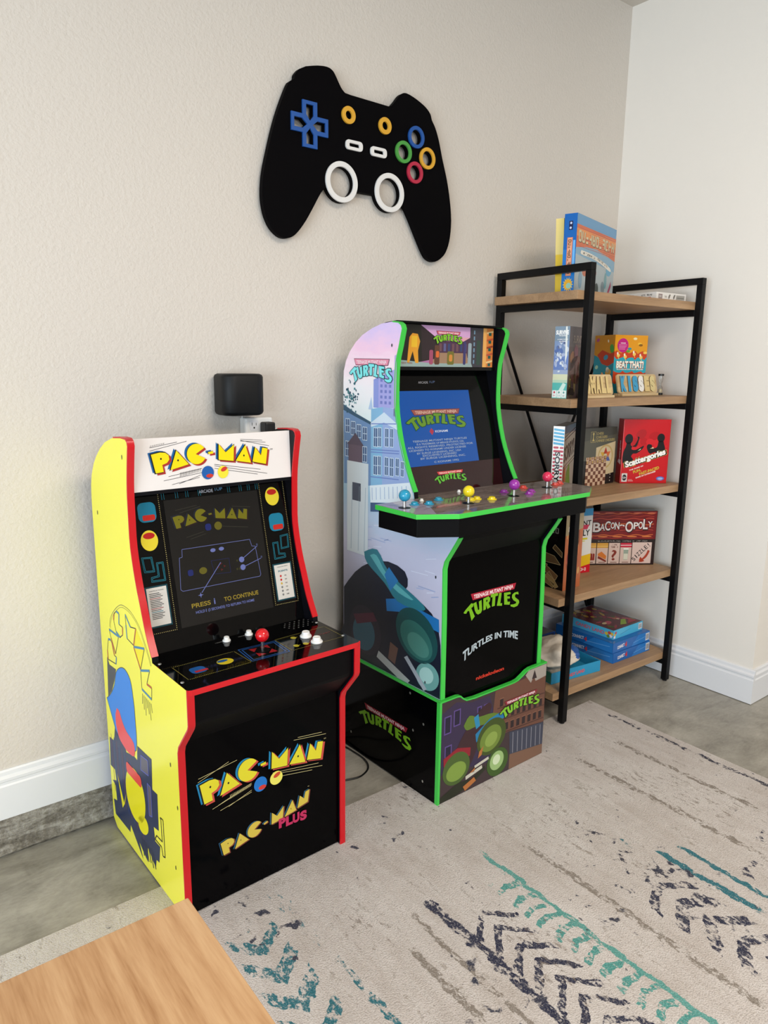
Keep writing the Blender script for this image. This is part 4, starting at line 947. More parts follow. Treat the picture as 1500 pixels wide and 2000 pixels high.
m.add(vs, [(i*4+j, i*4+(j+1) % 4, (i+1)*4+(j+1) % 4, (i+1)*4+j) for i in range(len(rb)-1) for j in range(4)], 'green_molding')
m.box(R0-.001, R0+.0075, -.5112, -.4972, 0, .3445, 'green_molding')
m.box(R0-.001, R0+.0150, -.4972, -.002, .3415, .3455, 'green_molding'); m.box(R1-.015, R1+.001, -.4972, -.002, .3415, .3455, 'green_molding')
m.build('riser_trim', rs)
m = MB(); m.box(R0+.0152, R1-.0152, -.4780, -.0145, .3300, .3455, 'black_vinyl'); m.build('riser_top', rs)
# ------------------------------------------------------------------ big controller on the wall
gc = thing('controller_wall_art', 'large black game controller cutout with coloured rings hanging on the back wall', 'wall art', (0, 0, 0))
GY0, GY1 = .020, .0385          # front and back of the board (wall at .05)
body = smooth_pl([(-1.6281,2.2192),(-1.5856,2.231),(-1.5505,2.2351),(-1.5313,2.2291),(-1.5203,2.2169),(-1.5092,2.2004),(-1.498,2.1859),(-1.4856,2.1767)], 3)[:-1]+[(-1.4856,2.1767),(-1.4639,2.1753),(-1.3147,2.1735)]+smooth_pl([(-1.3023,2.1768),(-1.2838,2.1963),(-1.2653,2.2182),(-1.2464,2.2276),(-1.2206,2.2254),(-1.1877,2.2162),(-1.154,2.2023),(-1.1333,2.1854),(-1.126,2.1681),(-1.1102,2.1474),(-1.0931,2.1124),(-1.0735,2.053),(-1.0498,1.9881),(-1.0328,1.9208),(-1.0244,1.8563),(-1.0281,1.7998),(-1.0411,1.7575),(-1.0619,1.7298),(-1.0972,1.7102),(-1.1292,1.716),(-1.1508,1.7366),(-1.1832,1.7881),(-1.2114,1.8338),(-1.232,1.8652)], 3)
W1, W2, RO, RI, RM = (-1.5014, 1.9145), (-1.3090, 1.9098), .0607, .0455, .052
def arcp(c, r, a0, a1, n=20): return [(c[0]+r*math.cos(math.radians(a0+(a1-a0)*i/n)), c[1]+r*math.sin(math.radians(a0+(a1-a0)*i/n))) for i in range(n+1)]
body += arcp(W2, RM, -20, 200)+[(-1.3638,1.8948),(-1.4367,1.8947)]+arcp(W1, RM, -20, 200)
body += smooth_pl([(-1.5581,1.892),(-1.5777,1.8716),(-1.6058,1.8261),(-1.6336,1.7831),(-1.6611,1.7492),(-1.6827,1.7315),(-1.7066,1.7246),(-1.73,1.7294),(-1.7553,1.7493),(-1.7724,1.7791),(-1.7815,1.8158),(-1.783,1.8531),(-1.7768,1.9037),(-1.7603,1.9681),(-1.7386,2.0413),(-1.7173,2.0983),(-1.6909,2.1564),(-1.6805,2.1688),(-1.6676,2.1777),(-1.6648,2.1905),(-1.6517,2.2064)], 3)
BT = [((-1.1974,2.1005),'paint_blue'), ((-1.2516,2.0453),'paint_green'), ((-1.1461,2.0427),'paint_yellow'), ((-1.2005,1.9890),'paint_red')]
SY = [(-1.4752,2.1145), (-1.3308,2.1107)]; PI_ = [(-1.4534,2.0295), (-1.3560,2.0265)]
dc = (-1.6185, 2.0595)
def dwin(a):     # the four openings of the direction pad
    pts = [(-.018,.072-.014),(.018,.072-.014),(.018,.030),(0,.0095),(-.018,.030)] if 0 else [(-.0135,.0555),(.0135,.0555),(.0135,.0265),(0,.0100),(-.0135,.0265)]
    c, s_ = math.cos(a), math.sin(a); return [(dc[0]+x*c-y*s_, dc[1]+x*s_+y*c) for x, y in pts]
holes = [arcp(c, .0235, 0, 345, 23) for c, _ in BT]+[arcp(c, .0125, 0, 345, 23) for c in SY]+[rrect(c[0]-.020, c[1]-.0055, c[0]+.020, c[1]+.0055, .003) for c in PI_]+[dwin(i*math.pi/2) for i in range(4)]
W_ = lambda y: (lambda u, v: Vector((u, y, v)))
m = MB(); m.prism([body]+holes, W_(GY0), (0, GY1-GY0, 0), 'controller_black')
for c in (W1, W2): m.prism([arcp(c, RO, 0, 352.5, 47), arcp(c, RI, 0, 352.5, 47)], W_(GY0-.0003), (0, GY1-GY0, 0), 'controller_black')
m.build('body', gc)
for x, z in ((-1.60, 2.15), (-1.20, 2.15), (-1.69, 1.80), (-1.09, 1.80)):
    m = MB(); m.box(x-.012, x+.012, GY1+.0003, .0497, z-.012, z+.012, 'controller_black'); m.build('wall_standoff', gc)
def ring(c, ro, ri, mt, name, n=47):
    m = MB(); m.prism([arcp(c, ro, 0, 360-360/(n+1), n), arcp(c, ri, 0, 360-360/(n+1), n)], W_(GY0-.0068), (0, .0064, 0), mt); m.build(name, gc, bevel=.0006)
for c in (W1, W2): ring(c, RO, RI-.0005, 'paint_white', 'stick_ring')
for c, mt in BT: ring(c, .0345, .0233, mt, 'button_ring')
for c in SY: ring(c, .0255, .0123, 'paint_yellow', 'small_ring')
for c in PI_:
    m = MB(); m.prism([rrect(c[0]-.0325, c[1]-.0145, c[0]+.0325, c[1]+.0145, .011), rrect(c[0]-.0198, c[1]-.0053, c[0]+.0198, c[1]+.0053, .003)], W_(GY0-.0068), (0, .0064, 0), 'paint_white'); m.build('pill_ring', gc, bevel=.0006)
cr = [(-.0260,.0655),(.0260,.0655),(.0260,.0260),(.0655,.0260),(.0655,-.0260),(.0260,-.0260),(.0260,-.0655),(-.0260,-.0655),(-.0260,-.0260),(-.0655,-.0260),(-.0655,.0260),(-.0260,.0260)]
m = MB(); m.prism([[(dc[0]+x, dc[1]+y) for x, y in cr]]+[dwin(i*math.pi/2) for i in range(4)], W_(GY0-.0068), (0, .0064, 0), 'paint_blue'); m.build('direction_pad', gc, bevel=.0006)

# ------------------------------------------------------------------ black speaker on the wall, outlet tap and plug
sp = thing('wall_speaker', 'rounded black speaker mounted on the wall above the outlet', 'speaker', (-1.888, .0495, 1.196))
def pill(hw, d0, d1, r, n=9):      # rounded plan shape, front at y=d0
    out = []
    for cx, cy, a in ((hw-r, d1-r*.5, 0), (-hw+r, d1-r*.5, 90)):
        for i in range(n+1):
            t = math.radians(a+90*i/n); out.append((cx+r*math.cos(t), cy+r*.5*math.sin(t)))
    for cx, cy, a in ((-hw+r, d0+r, 180), (hw-r, d0+r, 270)):
        for i in range(n+1):
            t = math.radians(a+90*i/n); out.append((cx+r*math.cos(t), cy+r*math.sin(t)))
    return out
m = MB(); lv = [(0, .84), (.004, .95), (.011, 1.0), (.113, 1.0), (.119, .96), (.1225, .86)]
base_p = pill(.067, -.105, -.006, .036); n = len(base_p); vs = []
for z, s_ in lv: vs += [(x*(s_ if s_ < 1 else 1), -.055+(y+.055)*s_, z) for x, y in base_p]
fs = [(i*n+j, i*n+(j+1) % n, (i+1)*n+(j+1) % n, (i+1)*n+j) for i in range(len(lv)-1) for j in range(n)]
fs += [tuple(range(n-1, -1, -1)), tuple((len(lv)-1)*n+j for j in range(n))]
m.add(vs, fs, 'speaker_black'); m.build('body', sp, smooth=40)
m = MB(); m.box(-.03, .03, -.016, -.0003, .03, .08, 'black_vinyl'); m.build('wall_bracket', sp)
m = MB(); m.tube([(.0230,-.020,.003),(.0255,-.018,-.02),(.0262,-.012,-.06),(.0262,-.010,-.11)], .0018, 'white_plastic', 8); m.build('power_cord', sp)
ot = thing('outlet_tap', 'white multi outlet wall tap behind the top of the yellow cabinet', 'outlet', (-1.818, .0495, 1.063))
m = MB(); m.box(-.047, .048, -.0420, -.0003, 0, .122, 'white_plastic'); m.build('body', ot, bevel=.006)
for dz in (.100, .055):
    m = MB(); F_ = Frame((0, -.0424, 0), (1, 0, 0), (0, 0, 1)); m.poly(F_, rrect(-.033, dz-.018, -.003, dz+.014, .006), 'white_trim', 1)
    m.rect(F_, -.0255, dz-.002, -.0240, dz+.007, 'cord_black', 2); m.rect(F_, -.0120, dz-.002, -.0105, dz+.006, 'cord_black', 2); m.ell(F_, -.0180, dz-.009, .0025, .003, 'cord_black', 2, 12)
    m.build('receptacle', ot)
pg = thing('power_plug', 'black right-angle plug in the wall tap with its cord running behind', 'plug', (-1.800, .0065, 1.155))
m = MB(); m.box(-.0165, .0175, -.040, -.0006, -.018, .017, 'cord_black'); m.build('body', pg, bevel=.005)
m = MB(); m.tube([(.012,-.02,-.012),(.020,-.010,-.024),(.034,-.006,-.040),(.064,.010,-.10),(.064,.026,-.30),(.064,.026,-.70)], .0035, 'cord_black', 10); m.build('cord', pg)
def cable(name, pts, label, r=.0030):
    sm = []
    for i in range(len(pts)-1):
        p0, p1, p2, p3 = (Vector(pts[max(0, min(len(pts)-1, i+k))]) for k in (-1, 0, 1, 2))
        for j in range(5):
            t = j/5; sm.append(0.5*((2*p1)+(-p0+p2)*t+(2*p0-5*p1+4*p2-p3)*t*t+(-p0+3*p1-3*p2+p3)*t**3))
    sm.append(Vector(pts[-1])); m = MB(); m.tube(sm, r, 'cord_black', 8); return tag(m.build(name, smooth=60), label, 'cable')
cable('power_cable', [(-1.440,.012,.16),(-1.490,.010,.030),(-1.535,-.012,.0045),(-1.532,-.084,.0035),(-1.530,-.160,.0035),(-1.553,-.215,.0038),(-1.603,-.241,.0038),(-1.650,-.232,.0038),(-1.700,-.210,.0038),(-1.760,-.12,.0035),(-1.835,-.01,.0035),(-1.90,.012,.0045)], 'thin black cable lying on the floor between the two cabinets')
cable('power_cable', [(-1.400,.0145,.045),(-1.500,.0145,.0110),(-1.59,-.03,.0040),(-1.63,-.09,.0038),(-1.675,-.12,.0050),(-1.72,-.09,.0125),(-1.80,-.008,.0125),(-1.86,.012,.0125)], 'thin black cable looping near the back wall between the two cabinets', .0026)
# ------------------------------------------------------------------ open shelf unit in the corner
SX, SY_, STH = -.059, .0167, -.0211
sh = thing('shelf_unit', 'black metal framed five tier shelf unit with oak boards in the corner', 'shelf', (SX, SY_, 0), STH)
BZs = [1.6055, 1.2369, .8728, .5052, .1299]
X0, X1, Y0, Y1, HT, q = -.710, 0.0, -.4479, -.0030, 1.6968, .025
for (x, y) in ((X0, Y0), (X1-q, Y0), (X0, Y1-q), (X1-q, Y1-q)):
    m = MB(); zb = .0046 if x == X0 and y == Y0 else .0005
    m.box(x, x+q, y, y+q, zb+.006, HT-q-.0002, 'black_steel'); m.build('post', sh, bevel=.0012)
    f = MB(); f.lathe((x+q/2, y+q/2, zb), [(.010, 0), (.010, .0058)], 'cord_black', 14); f.build('foot', sh)
for x in (X0, X1-q):
    m = MB(); m.box(x, x+q, Y0, Y1, HT-q, HT, 'black_steel'); m.build('top_rail', sh, bevel=.0012)
    for z in BZs:
        m = MB(); m.box(x+.0005, x+q-.0005, Y0+q+.0003, Y1-q-.0003, z-.030-q, z-.0303, 'black_steel'); m.build('side_rail', sh, bevel=.001)
for z in BZs:
    m = MB(); m.box(X0-.034, X1+.010, Y0+q+.0005, Y1-q-.0005, z-.030, z, 'oak_shelf'); m.build('shelf_board', sh, bevel=.0008)
for s_ in (1, -1):
    m = MB(); a = (X0+.02 if s_ > 0 else X1-.02, Y1-.006-(.006 if s_ > 0 else 0), 1.50); b_ = (X1-.02 if s_ > 0 else X0+.02, a[1], .20)
    m.tube([a, b_], .006, 'black_steel', 8); m.build('cross_brace', sh)

def L2W(x, y): c, s_ = math.cos(STH), math.sin(STH); return (SX+x*c-y*s_, SY_+x*s_+y*c)
class Box:
    """carton standing on a board: near corner, direction of the front face, w wide, d deep, h high (front frame F, left frame G, top frame T)"""
    def __init__(s, name, label, cat, xy, z, ang, w, d, h, matf, group=None, gap=.0006, tilt=0):
        p = L2W(*xy); s.t = thing(name, label, cat, (p[0], p[1], z+gap), STH+ang, group); s.w, s.d, s.h = w, d, h
        if tilt: s.t.rotation_euler.y = tilt
        s.m = MB(); s.m.box(0, w, 0, d, 0, h, matf)
        s.F = Frame((0, 0, 0), (1, 0, 0), (0, 0, 1)); s.G = Frame((0, d, 0), (0, -1, 0), (0, 0, 1)); s.T = Frame((0, 0, h), (1, 0, 0), (0, 1, 0))
    def done(s, bevel=.0008, name='carton'): s.m.build(name, s.t, bevel=bevel); return s.t
Z1, Z2, Z3, Z4, Z5 = BZs
def inkb(c): return ink(c, .22)

# --- top board
B = Box('game_box', 'big blue board game box with orange banner, standing on the top shelf', 'game box', (-.655, -.330), Z1, .302, .400, .047, .270, inkb('#2D7DBE'))
F, G, m = B.F, B.G, B.m
m.rect(F, 0, 0, .40, .27, inkb('#7FA9C4'), .5); m.rect(F, 0, .232, .40, .27, inkb('#5D96C2'), .8)
m.poly(F, [(0,.235),(.40,.235),(.40,.150),(.30,.162),(.2,.172),(.1,.168),(0,.156)], inkb('#D0622E'), 1); m.poly(F, [(0,.222),(.40,.222),(.40,.196),(0,.196)], inkb('#E28A3C'), 1.3)
for i in range(22): m.line(F, (random.uniform(0,.3), .16+i*.0034), (random.uniform(.3,.4), .16+i*.0034), .0012, inkb('#B9442E' if i % 2 else '#E39A58'), 1.5)
scrib(m, F, .203, .1965, .37, .036, inkb('#5B4A32'), 2, 11, 5); scrib(m, F, .200, .1980, .37, .034, inkb('#D9C9A0'), 2.5, 11, 5)
m.poly(F, smooth_pl([(.05,.152),(.15,.150),(.25,.140),(.35,.122),(.355,.108),(.25,.126),(.15,.136),(.05,.138),(.05,.152)], 3), inkb('#E6E2D6'), 2); scrib(m, F, .15, .1415, .17, .007, inkb('#4A4A44'), 3, 18, 8, -.03); scrib(m, F, .288, .1285, .11, .007, inkb('#4A4A44'), 3, 12, 9, -.18)
m.poly(F, [(0,.135),(.40,.110),(.40,0),(0,0)], inkb('#A9B7BC'), .9)
for (u, v, a, b_, c, r) in ((.19,.088,.020,.014,'#B23A48',0),(.10,.085,.03,.018,'#C06A48',.2),(.31,.070,.014,.030,'#6FA0A8',0),(.285,.04,.018,.026,'#7E8E96',.3),(.15,.030,.03,.022,'#6A5A58',.1),(.055,.05,.018,.03,'#7A9CB2',0),(.22,.03,.02,.024,'#47514E',0),(.34,.11,.03,.02,'#5FA6C8',.1)): m.ell(F, u, v, a, b_, inkb(c), 1.6, 18, r)
m.poly(F, [(.315,.0),(.34,.0),(.375,.055),(.37,.075),(.36,.058)], inkb('#A8506A'), 2)
m.rect(G, 0, 0, .047, .27, inkb('#1E78C8'), .5); m.rect(G, 0, .15, .047, .27, inkb('#0F62B4'), .7); m.rect(G, .036, .07, .044, .18, inkb('#6FB4EA'), .9)
m.rect(G, .014, .06, .034, .19, inkb('#E2885E'), 1.2); m.rect(G, .017, .062, .031, .188, inkb('#E9A98A'), 1.4)
scrib(m, G, .024, .125, .118, .010, inkb('#6B4A2E'), 2, 11, 5, -math.pi/2)
m.rect(G, .018, .215, .032, .245, inkb('#141C4A'), 1.5); m.ell(G, .025, .238, .004, .004, inkb('#C8D4F0'), 2, 12); m.ell(G, .024, .222, .004, .004, inkb('#C8D4F0'), 2, 12)
for i in range(14):
    a = i*math.pi/7; m.poly(G, [(.025+.013*math.cos(a-.2), .030+.016*math.sin(a-.2)), (.025+.020*math.cos(a), .030+.026*math.sin(a)), (.025+.013*math.cos(a+.2), .030+.016*math.sin(a+.2))], inkb('#F0D24A'), 1.5)
m.ell(G, .025, .030, .0145, .018, inkb('#F2B32C'), 1.8, 24); m.ell(G, .028, .026, .010, .010, inkb('#9FD0B8'), 2, 18, .4)
B.done()
yb = Box('game_box', 'thin yellow box leaning behind the big blue box on the top shelf', 'game box', (-.632, -.262), Z1, .302, .26, .030, .262, inkb('#F0C93A'), tilt=-.085, gap=.0008)
yb.m.rect(yb.G, 0, .14, .030, .262, inkb('#F4DC8A'), .6); yb.done()
wb = Box('game_box', 'flat white box lying on the right end of the top shelf', 'game box', (-.217, -.374), Z1, -.06, .185, .150, .030, inkb('#E6E2DC'))
F, G, m = wb.F, wb.G, wb.m
m.rect(F, .012, .006, .036, .024, inkb('#9A8A86'), 1); scrib(m, F, .024, .015, .02, .007, inkb('#E6E2DC'), 2, 4, 2)
for u in (.075, .105): m.poly(F, [(u,.006),(u+.006,.010),(u+.012,.024),(u+.003,.024),(u-.002,.015)], inkb('#7C766E'), 1)
m.rect(F, .122, .006, .175, .023, inkb('#A8A49C'), 1); m.rect(F, .126, .012, .17, .014, inkb('#6E6A64'), 2)
scrib(m, F, .055, .015, .016, .006, inkb('#A8A49C'), 1, 3, 3)
scrib(m, G, .105, .021, .05, .006, inkb('#5A5650'), 1, 10, 6); m.rect(G, .085, .008, .125, .013, inkb('#C25A5A'), 1); m.poly(G, [(.03,.012),(.045,.016),(.042,.024),(.033,.023)], inkb('#4A4642'), 1)
wb.done()

# --- second board
B = Box('game_box', 'tall box with pale sea and sky spine and brown jungle front on second shelf', 'game box', (-.7180, -.3793), Z2, .262, .152, .056, .2505, inkb('#4A3B3C'))
G, m = B.G, B.m
F = lambda u, v, l=0: B.F(u*.59, v, l)
m.rect(G, 0, 0, .056, .2505, inkb('#8FA9BE'), .5)
for (y0, y1, c) in ((.20,.2505,'#7E93A6'),(.15,.20,'#8297BC'),(.10,.15,'#6E86BE'),(.085,.10,'#9AA9C8'),(.065,.085,'#D6D9B8'),(.055,.065,'#B9D2B8'),(.028,.055,'#5CB6AE'),(0,.028,'#86CFC4')): m.rect(G, 0, y0, .056, y1, inkb(c), .8)
for i in range(26):
    u, v = random.uniform(.005,.05), random.uniform(.09,.2); m.ell(G, u, v, random.uniform(.003,.010), random.uniform(.003,.012), inkb(random.choice(['#AEB9D6','#C9D2E2','#5F76AE','#8FA2CC','#D9E0EA'])), 1.1, 10, random.random())
m.poly(G, [(.040,.25),(.046,.25),(.050,.15),(.044,.12),(.042,.17)], inkb('#E6EAE6'), 1.3); m.poly(G, [(.030,.0),(.052,.05),(.040,.055),(.020,.02)], inkb('#CDE8DC'), 1.3)
m.text(G, 'SURVIVE', .028, .2300, .0140, inkb('#F6F6F6'), 2, w=.048, bold=.05); m.text(G, 'THE ISLAND', .028, .2190, .005, inkb('#F6F6F6'), 2, w=.026, bold=.02)
m.text(G, 'A GAME OF ESCAPE', .030, .2060, .0038, inkb('#F6F6F6'), 2, w=.040, bold=.02); m.text(G, '& ADVENTURE', .030, .1985, .0038, inkb('#F6F6F6'), 2, w=.026, bold=.02)
for i, (u, t_) in enumerate(((.0015,'8+'), (.0195,'2-5'), (.0375,'60'))):
    m.poly(G, rrect(u, .003, u+.0165, .028, .002), inkb('#E9EEEA'), 2); m.ell(G, u+.008, .021, .0035, .004, inkb('#C24A58' if i == 0 else '#6FA8A0'), 3, 14); m.text(G, t_, u+.008, .010, .006, inkb('#C24A58' if i == 0 else '#5F8E88'), 3)
m.rect(F, 0, .18, .255, .2505, inkb('#4E4548'), .6)
for (u, v, a, b_, c, r) in ((.12,.10,.10,.05,'#5E3A34',0),(.05,.145,.03,.02,'#8E5A36',.3),(.06,.12,.05,.014,'#3D5A58',.4),(.10,.16,.03,.03,'#6E3A48',0),(.03,.05,.022,.034,'#37321C',0),(.10,.07,.016,.05,'#7A6A44',.1),(.14,.09,.016,.04,'#83483C',-.1),(.18,.08,.03,.05,'#4A5A3A',.2),(.22,.12,.03,.05,'#5A3A44',0),(.06,.02,.05,.016,'#2A2324',0)): m.ell(F, u, v, a, b_, inkb(c), 1+.0*a, 22, r)
m.text(F, 'SURVIVE', .128, .2080, .026, inkb('#8E8078'), 2, w=.15, bold=.02); m.text(F, 'THE ISLAND', .128, .185, .010, inkb('#847469'), 2, w=.09)
m.ell(F, .035, .055, .012, .016, inkb('#7C6E2E'), 2, 16); m.ell(F, .035, .055, .007, .010, inkb('#2A2614'), 3, 12)
B.done()
B = Box('game_box', 'orange and teal party game box with a round pink sticker', 'game box', (-.2725, -.2413), Z2, -.25, .165, .125, .239, inkb('#C97A1E'))
F, G, m = B.F, B.G, B.m
def blob(fr, base_, col, v0, amp, W_, H0, l, ph=0):
    n = 14; top = [(W_*i/n, v0+amp*math.sin(i*1.7+ph)+amp*.5*math.sin(i*3.1+ph)) for i in range(n+1)]
    m.poly(fr, [(0, H0), (W_, H0)]+top[::-1], inkb(col), l)
m.rect(F, 0, 0, .165, .239, inkb('#E39A1C'), .5); blob(F, 0, '#C8431E', .172, .006, .165, 0, .8); blob(F, 0, '#2AA2B4', .148, .005, .165, 0, 1.1, 2); blob(F, 0, '#C8431E', .092, .004, .165, 0, 1.4, 1); blob(F, 0, '#2AA2B4', .050, .006, .165, 0, 1.7, 3)
m.text(F, 'BEAT THAT!', .082, .1215, .026, inkb('#8A2A14'), 2.2, w=.142, bold=.10); m.text(F, 'BEAT THAT!', .082, .1230, .026, inkb('#F4EFE0'), 2.8, w=.138, bold=.05)
m.text(F, 'THE BONKERS BATTLE OF WACKY CHALLENGES', .082, .1035, .0048, inkb('#F4EFE0'), 2.8, w=.135, bold=.03)
m.ell(F, .040, .198, .0275, .0280, inkb('#C01F7E'), 2, 34)
m.text(F, 'WINNER', .040, .207, .005, inkb('#F6D6E8'), 3, w=.026, bold=.03)
for i in range(4): m.rect(F, .020, .199-i*.0055, .060-.003*i, .201-i*.0055, inkb('#E690C0'), 3)
for (u, v) in ((.02,.158),(.055,.153),(.100,.164),(.135,.152)):
    m.ell(F, u, v, .008, .007, inkb('#F0C860'), 2, 14); m.ell(F, u-.004, v+.008, .004, .006, inkb('#F4EEDC'), 2.2, 12); m.line(F, (u, v-.006), (u+.004, v-.014), .003, inkb('#F0C860'), 2)
for (u, v, c) in ((.075,.185,'#2E8FA0'),(.068,.175,'#5AA03A'),(.125,.205,'#F0C040'),(.13,.200,'#8A5A14'),(.10,.225,'#F0E2B0'),(.155,.17,'#F4C85A')): m.ell(F, u, v, .010, .005, inkb(c), 1.8, 16)
m.rect(G, 0, 0, .125, .239, inkb('#1F8A9C'), .5); m.poly(G, [(0,.239),(.125,.239),(.125,.16),(.09,.14),(.06,.12),(.03,.15),(0,.16)], inkb('#C9861E'), .8); m.poly(G, [(.02,.16),(.05,.18),(.10,.165),(.125,.175),(.125,.13),(.09,.115),(.05,.125)], inkb('#B93C1C'), 1.1)
for (u, v, a, b_, c) in ((.075,.150,.014,.010,'#3E8FA8'),(.11,.185,.012,.018,'#4A9A3E'),(.095,.09,.018,.014,'#D8A84A'),(.09,.10,.010,.012,'#EFE6CC'),(.045,.06,.020,.020,'#D8764A'),(.06,.075,.008,.016,'#E2A06A'),(.02,.11,.010,.008,'#A8D0B0'),(.02,.22,.010,.007,'#B04A7A'),(.085,.215,.004,.006,'#F0E0C0')): m.ell(G, u, v, a, b_, inkb(c), 1.6, 18, .3)
m.poly(G, [(.105,.020),(.120,.020),(.1125,.008)], inkb('#CFE6E4'), 2); m.poly(G, [(.105,.024),(.120,.024),(.1125,.030)], inkb('#CFE6E4'), 2)
B.done()
def sign(name, label, xy, ang, w, letters, cols, cut=0):
    p = L2W(*xy); t = thing(name, label, 'sign', (p[0], p[1], Z2+.0006), STH+ang, 'wooden word signs on the second shelf')
    m = MB(); m.box(.008, w-.010, -.008, .034, 0, .010, 'light_ply'); m.build('stand', t, bevel=.0008)
    lean = .22; V = Vector((0, math.sin(lean), math.cos(lean))); Fr = Frame((0, .004, .0103), (1, 0, 0), V)
    m = MB(); m.prism(rrect(-.002, 0, w, .076, .012), lambda u, v: Fr(u, v), Fr.N*-.006, 'light_ply'); 
    m.build('board', t)
    n = len(letters); cw = (w-.026)/n
    for i, (ch, c) in enumerate(zip(letters, cols)):
        m = MB(); vs, fs = text_mesh(ch, .085, 0, 1.0); xs = [a for a, b_ in vs]; x0, x1 = min(xs), max(xs); k = .054/CAP; kx = min(k*1.15, cw*(.90 if ch != 'I' else .42)/(x1-x0)); u0 = .012+cw*(i+.5)-(x1-x0)*kx/2
        for l, col, g in ((1, 'cord_black', 0), (9, c, 0)):
            if l == 1: m.add([Fr(u0+(a-x0)*kx, .012+b_*k, 1) for a, b_ in vs]+[Fr(u0+(a-x0)*kx, .012+b_*k, 8) for a, b_ in vs], list(fs), 'letter_edge')
            else: m.add([Fr(u0+(a-x0)*kx, .012+b_*k, l) for a, b_ in vs], fs, col)
        # side walls of the letter
        ed = {}
        for f_ in fs:
            for j in range(len(f_)):
                e = (f_[j], f_[(j+1) % len(f_)]); ed[tuple(sorted(e))] = ed.get(tuple(sorted(e)), [])+[e]
        for k_, e in ed.items():
            if len(e) == 1:
                a, b_ = vs[e[0][0]], vs[e[0][1]]
                m.add([Fr(u0+(a[0]-x0)*kx, .012+a[1]*k, 1), Fr(u0+(b_[0]-x0)*kx, .012+b_[1]*k, 1), Fr(u0+(b_[0]-x0)*kx, .012+b_[1]*k, 9), Fr(u0+(a[0]-x0)*kx, .012+a[1]*k, 9)], [(0, 1, 2, 3)], 'letter_edge')
        m.build('letter', t)
mat('letter_edge', '#6E5636', .7); mat('wood_letter', '#DDC488', .6); mat('wood_letter_pale', '#DCCB92', .6); mat('letter_blue', '#3F9FCB', .5); mat('letter_white', '#F0EEE8', .5)
sign('word_sign', 'small wooden word sign reading KISSES with blue and white raised letters', (-.327, -.3200), -.01, .256, 'KISSES', ['letter_blue', 'letter_blue', 'letter_blue', 'letter_white', 'wood_letter', 'wood_letter_pale'])
sign('word_sign', 'small wooden word sign behind the front post, left of the blue lettered one', (-.6480, -.4030), .06, .190, 'SMALL', ['wood_letter']*5)
hgp = L2W(-.0330, -.3050); hg = thing('sand_timer', 'tiny sand timer with black caps at the right end of the wooden sign', 'sand timer', (hgp[0], hgp[1], Z2+.0006))
m = MB(); m.lathe((0, 0, 0), [(.0115, 0), (.0115, .008)], 'cord_black', 20); m.build('cap', hg, smooth=40); m = MB(); m.lathe((0, 0, .078), [(.0115, 0), (.0115, .008)], 'cord_black', 20); m.build('cap', hg, smooth=40)
m = MB(); m.lathe((0, 0, .0083), [(.0092, 0), (.0095, .012), (.008, .024), (.0022, .0345), (.008, .045), (.0095, .057), (.0092, .0692)], 'sand_glass', 20); m.build('glass', hg, smooth=60)
m = MB(); m.lathe((0, 0, .0092), [(.0080, 0), (.0075, .010), (.001, .017)], 'sand', 16); m.build('sand', hg, smooth=60)

# --- third board
B = Box('game_box', 'box with narrow red, blue and white striped end at the left of the third shelf', 'game box', (-.7004, -.368), Z3, .50, .24, .041, .2637, inkb('#8E8C86'))
F, G, m = B.F, B.G, B.m
m.rect(G, 0, 0, .041, .2637, inkb('#EDEBE8'), .5)
for i in range(5): m.poly(G, [(.002,.256-i*.0125),(.040,.252-i*.0125),(.040,.244-i*.0125),(.002,.248-i*.0125)], inkb('#2A9CC8'), 1)
RS_ = inkb('#B8203A')
for i in range(14):
    v = .186-i*.0135; w0 = .003; w1 = .012 if i > 1 else (.022 if i == 0 else .040)
    m.poly(G, rrect(w0, v-.004, w1, v+.004, .0035), RS_, 1)
    if i != 1: m.poly(G, rrect(.030 if i % 3 else .026, v-.004, .040, v+.003, .0033), RS_, 1)
m.text(G, 'SORRY!', .0205, .112, .0175, inkb('#141414'), 2, w=.118, rot=-math.pi/2, bold=.03)
m.rect(F, 0, 0, .24, .2637, inkb('#A9A49A'), .5); m.rect(F, 0, .235, .24, .2637, inkb('#5E7486'), .8)
for i in range(4): m.line(F, (0, .222-i*.012 if i < 2 else .135-i*.012), (.24, .250-i*.012 if i < 2 else .165-i*.012), .003, inkb('#3A2A28'), 1)
m.text(F, 'SORRY!', .10, .170, .058, inkb('#2A1A1A'), 1.5, w=.19, bold=.03, rot=.12)
m.poly(F, [(0,.10),(.03,.12),(.055,.03),(.06,0),(0,0)], inkb('#A83428'), 1.3); m.poly(F, [(.05,0),(.07,.09),(.12,.12),(.16,0)], inkb('#5E8A2A'), 1.4); m.poly(F, [(.035,.09),(.05,.12),(.06,.05),(.05,.03)], inkb('#C8823A'), 1.6)
m.rect(B.T, 0, 0, .24, .041, inkb('#5A6268'), .5); B.done()
B = Box('game_box', 'grey olive box with a checkerboard picture, chess and checkers game', 'game box', (-.470, -.252), Z3, .035, .250, .048, .2350, inkb('#1C1B1C'))
F, G, m = B.F, B.G, B.m
m.rect(F, 0, .105, .25, .235, inkb('#55564C'), .5); m.poly(F, [(0,.235),(.25,.235),(.25,.205),(.0,.180)], inkb('#484A44'), .8)
GD = inkb('#B9A86A'); m.pline(F, [(.075,.178),(.108,.178),(.108,.220),(.075,.220)], .0014, GD, 1, True)
m.poly(F, smooth_pl([(.083,.183),(.100,.183),(.095,.190),(.094,.205),(.098,.212),(.0915,.217),(.085,.212),(.089,.205),(.088,.190),(.083,.183)], 3), GD, 1)
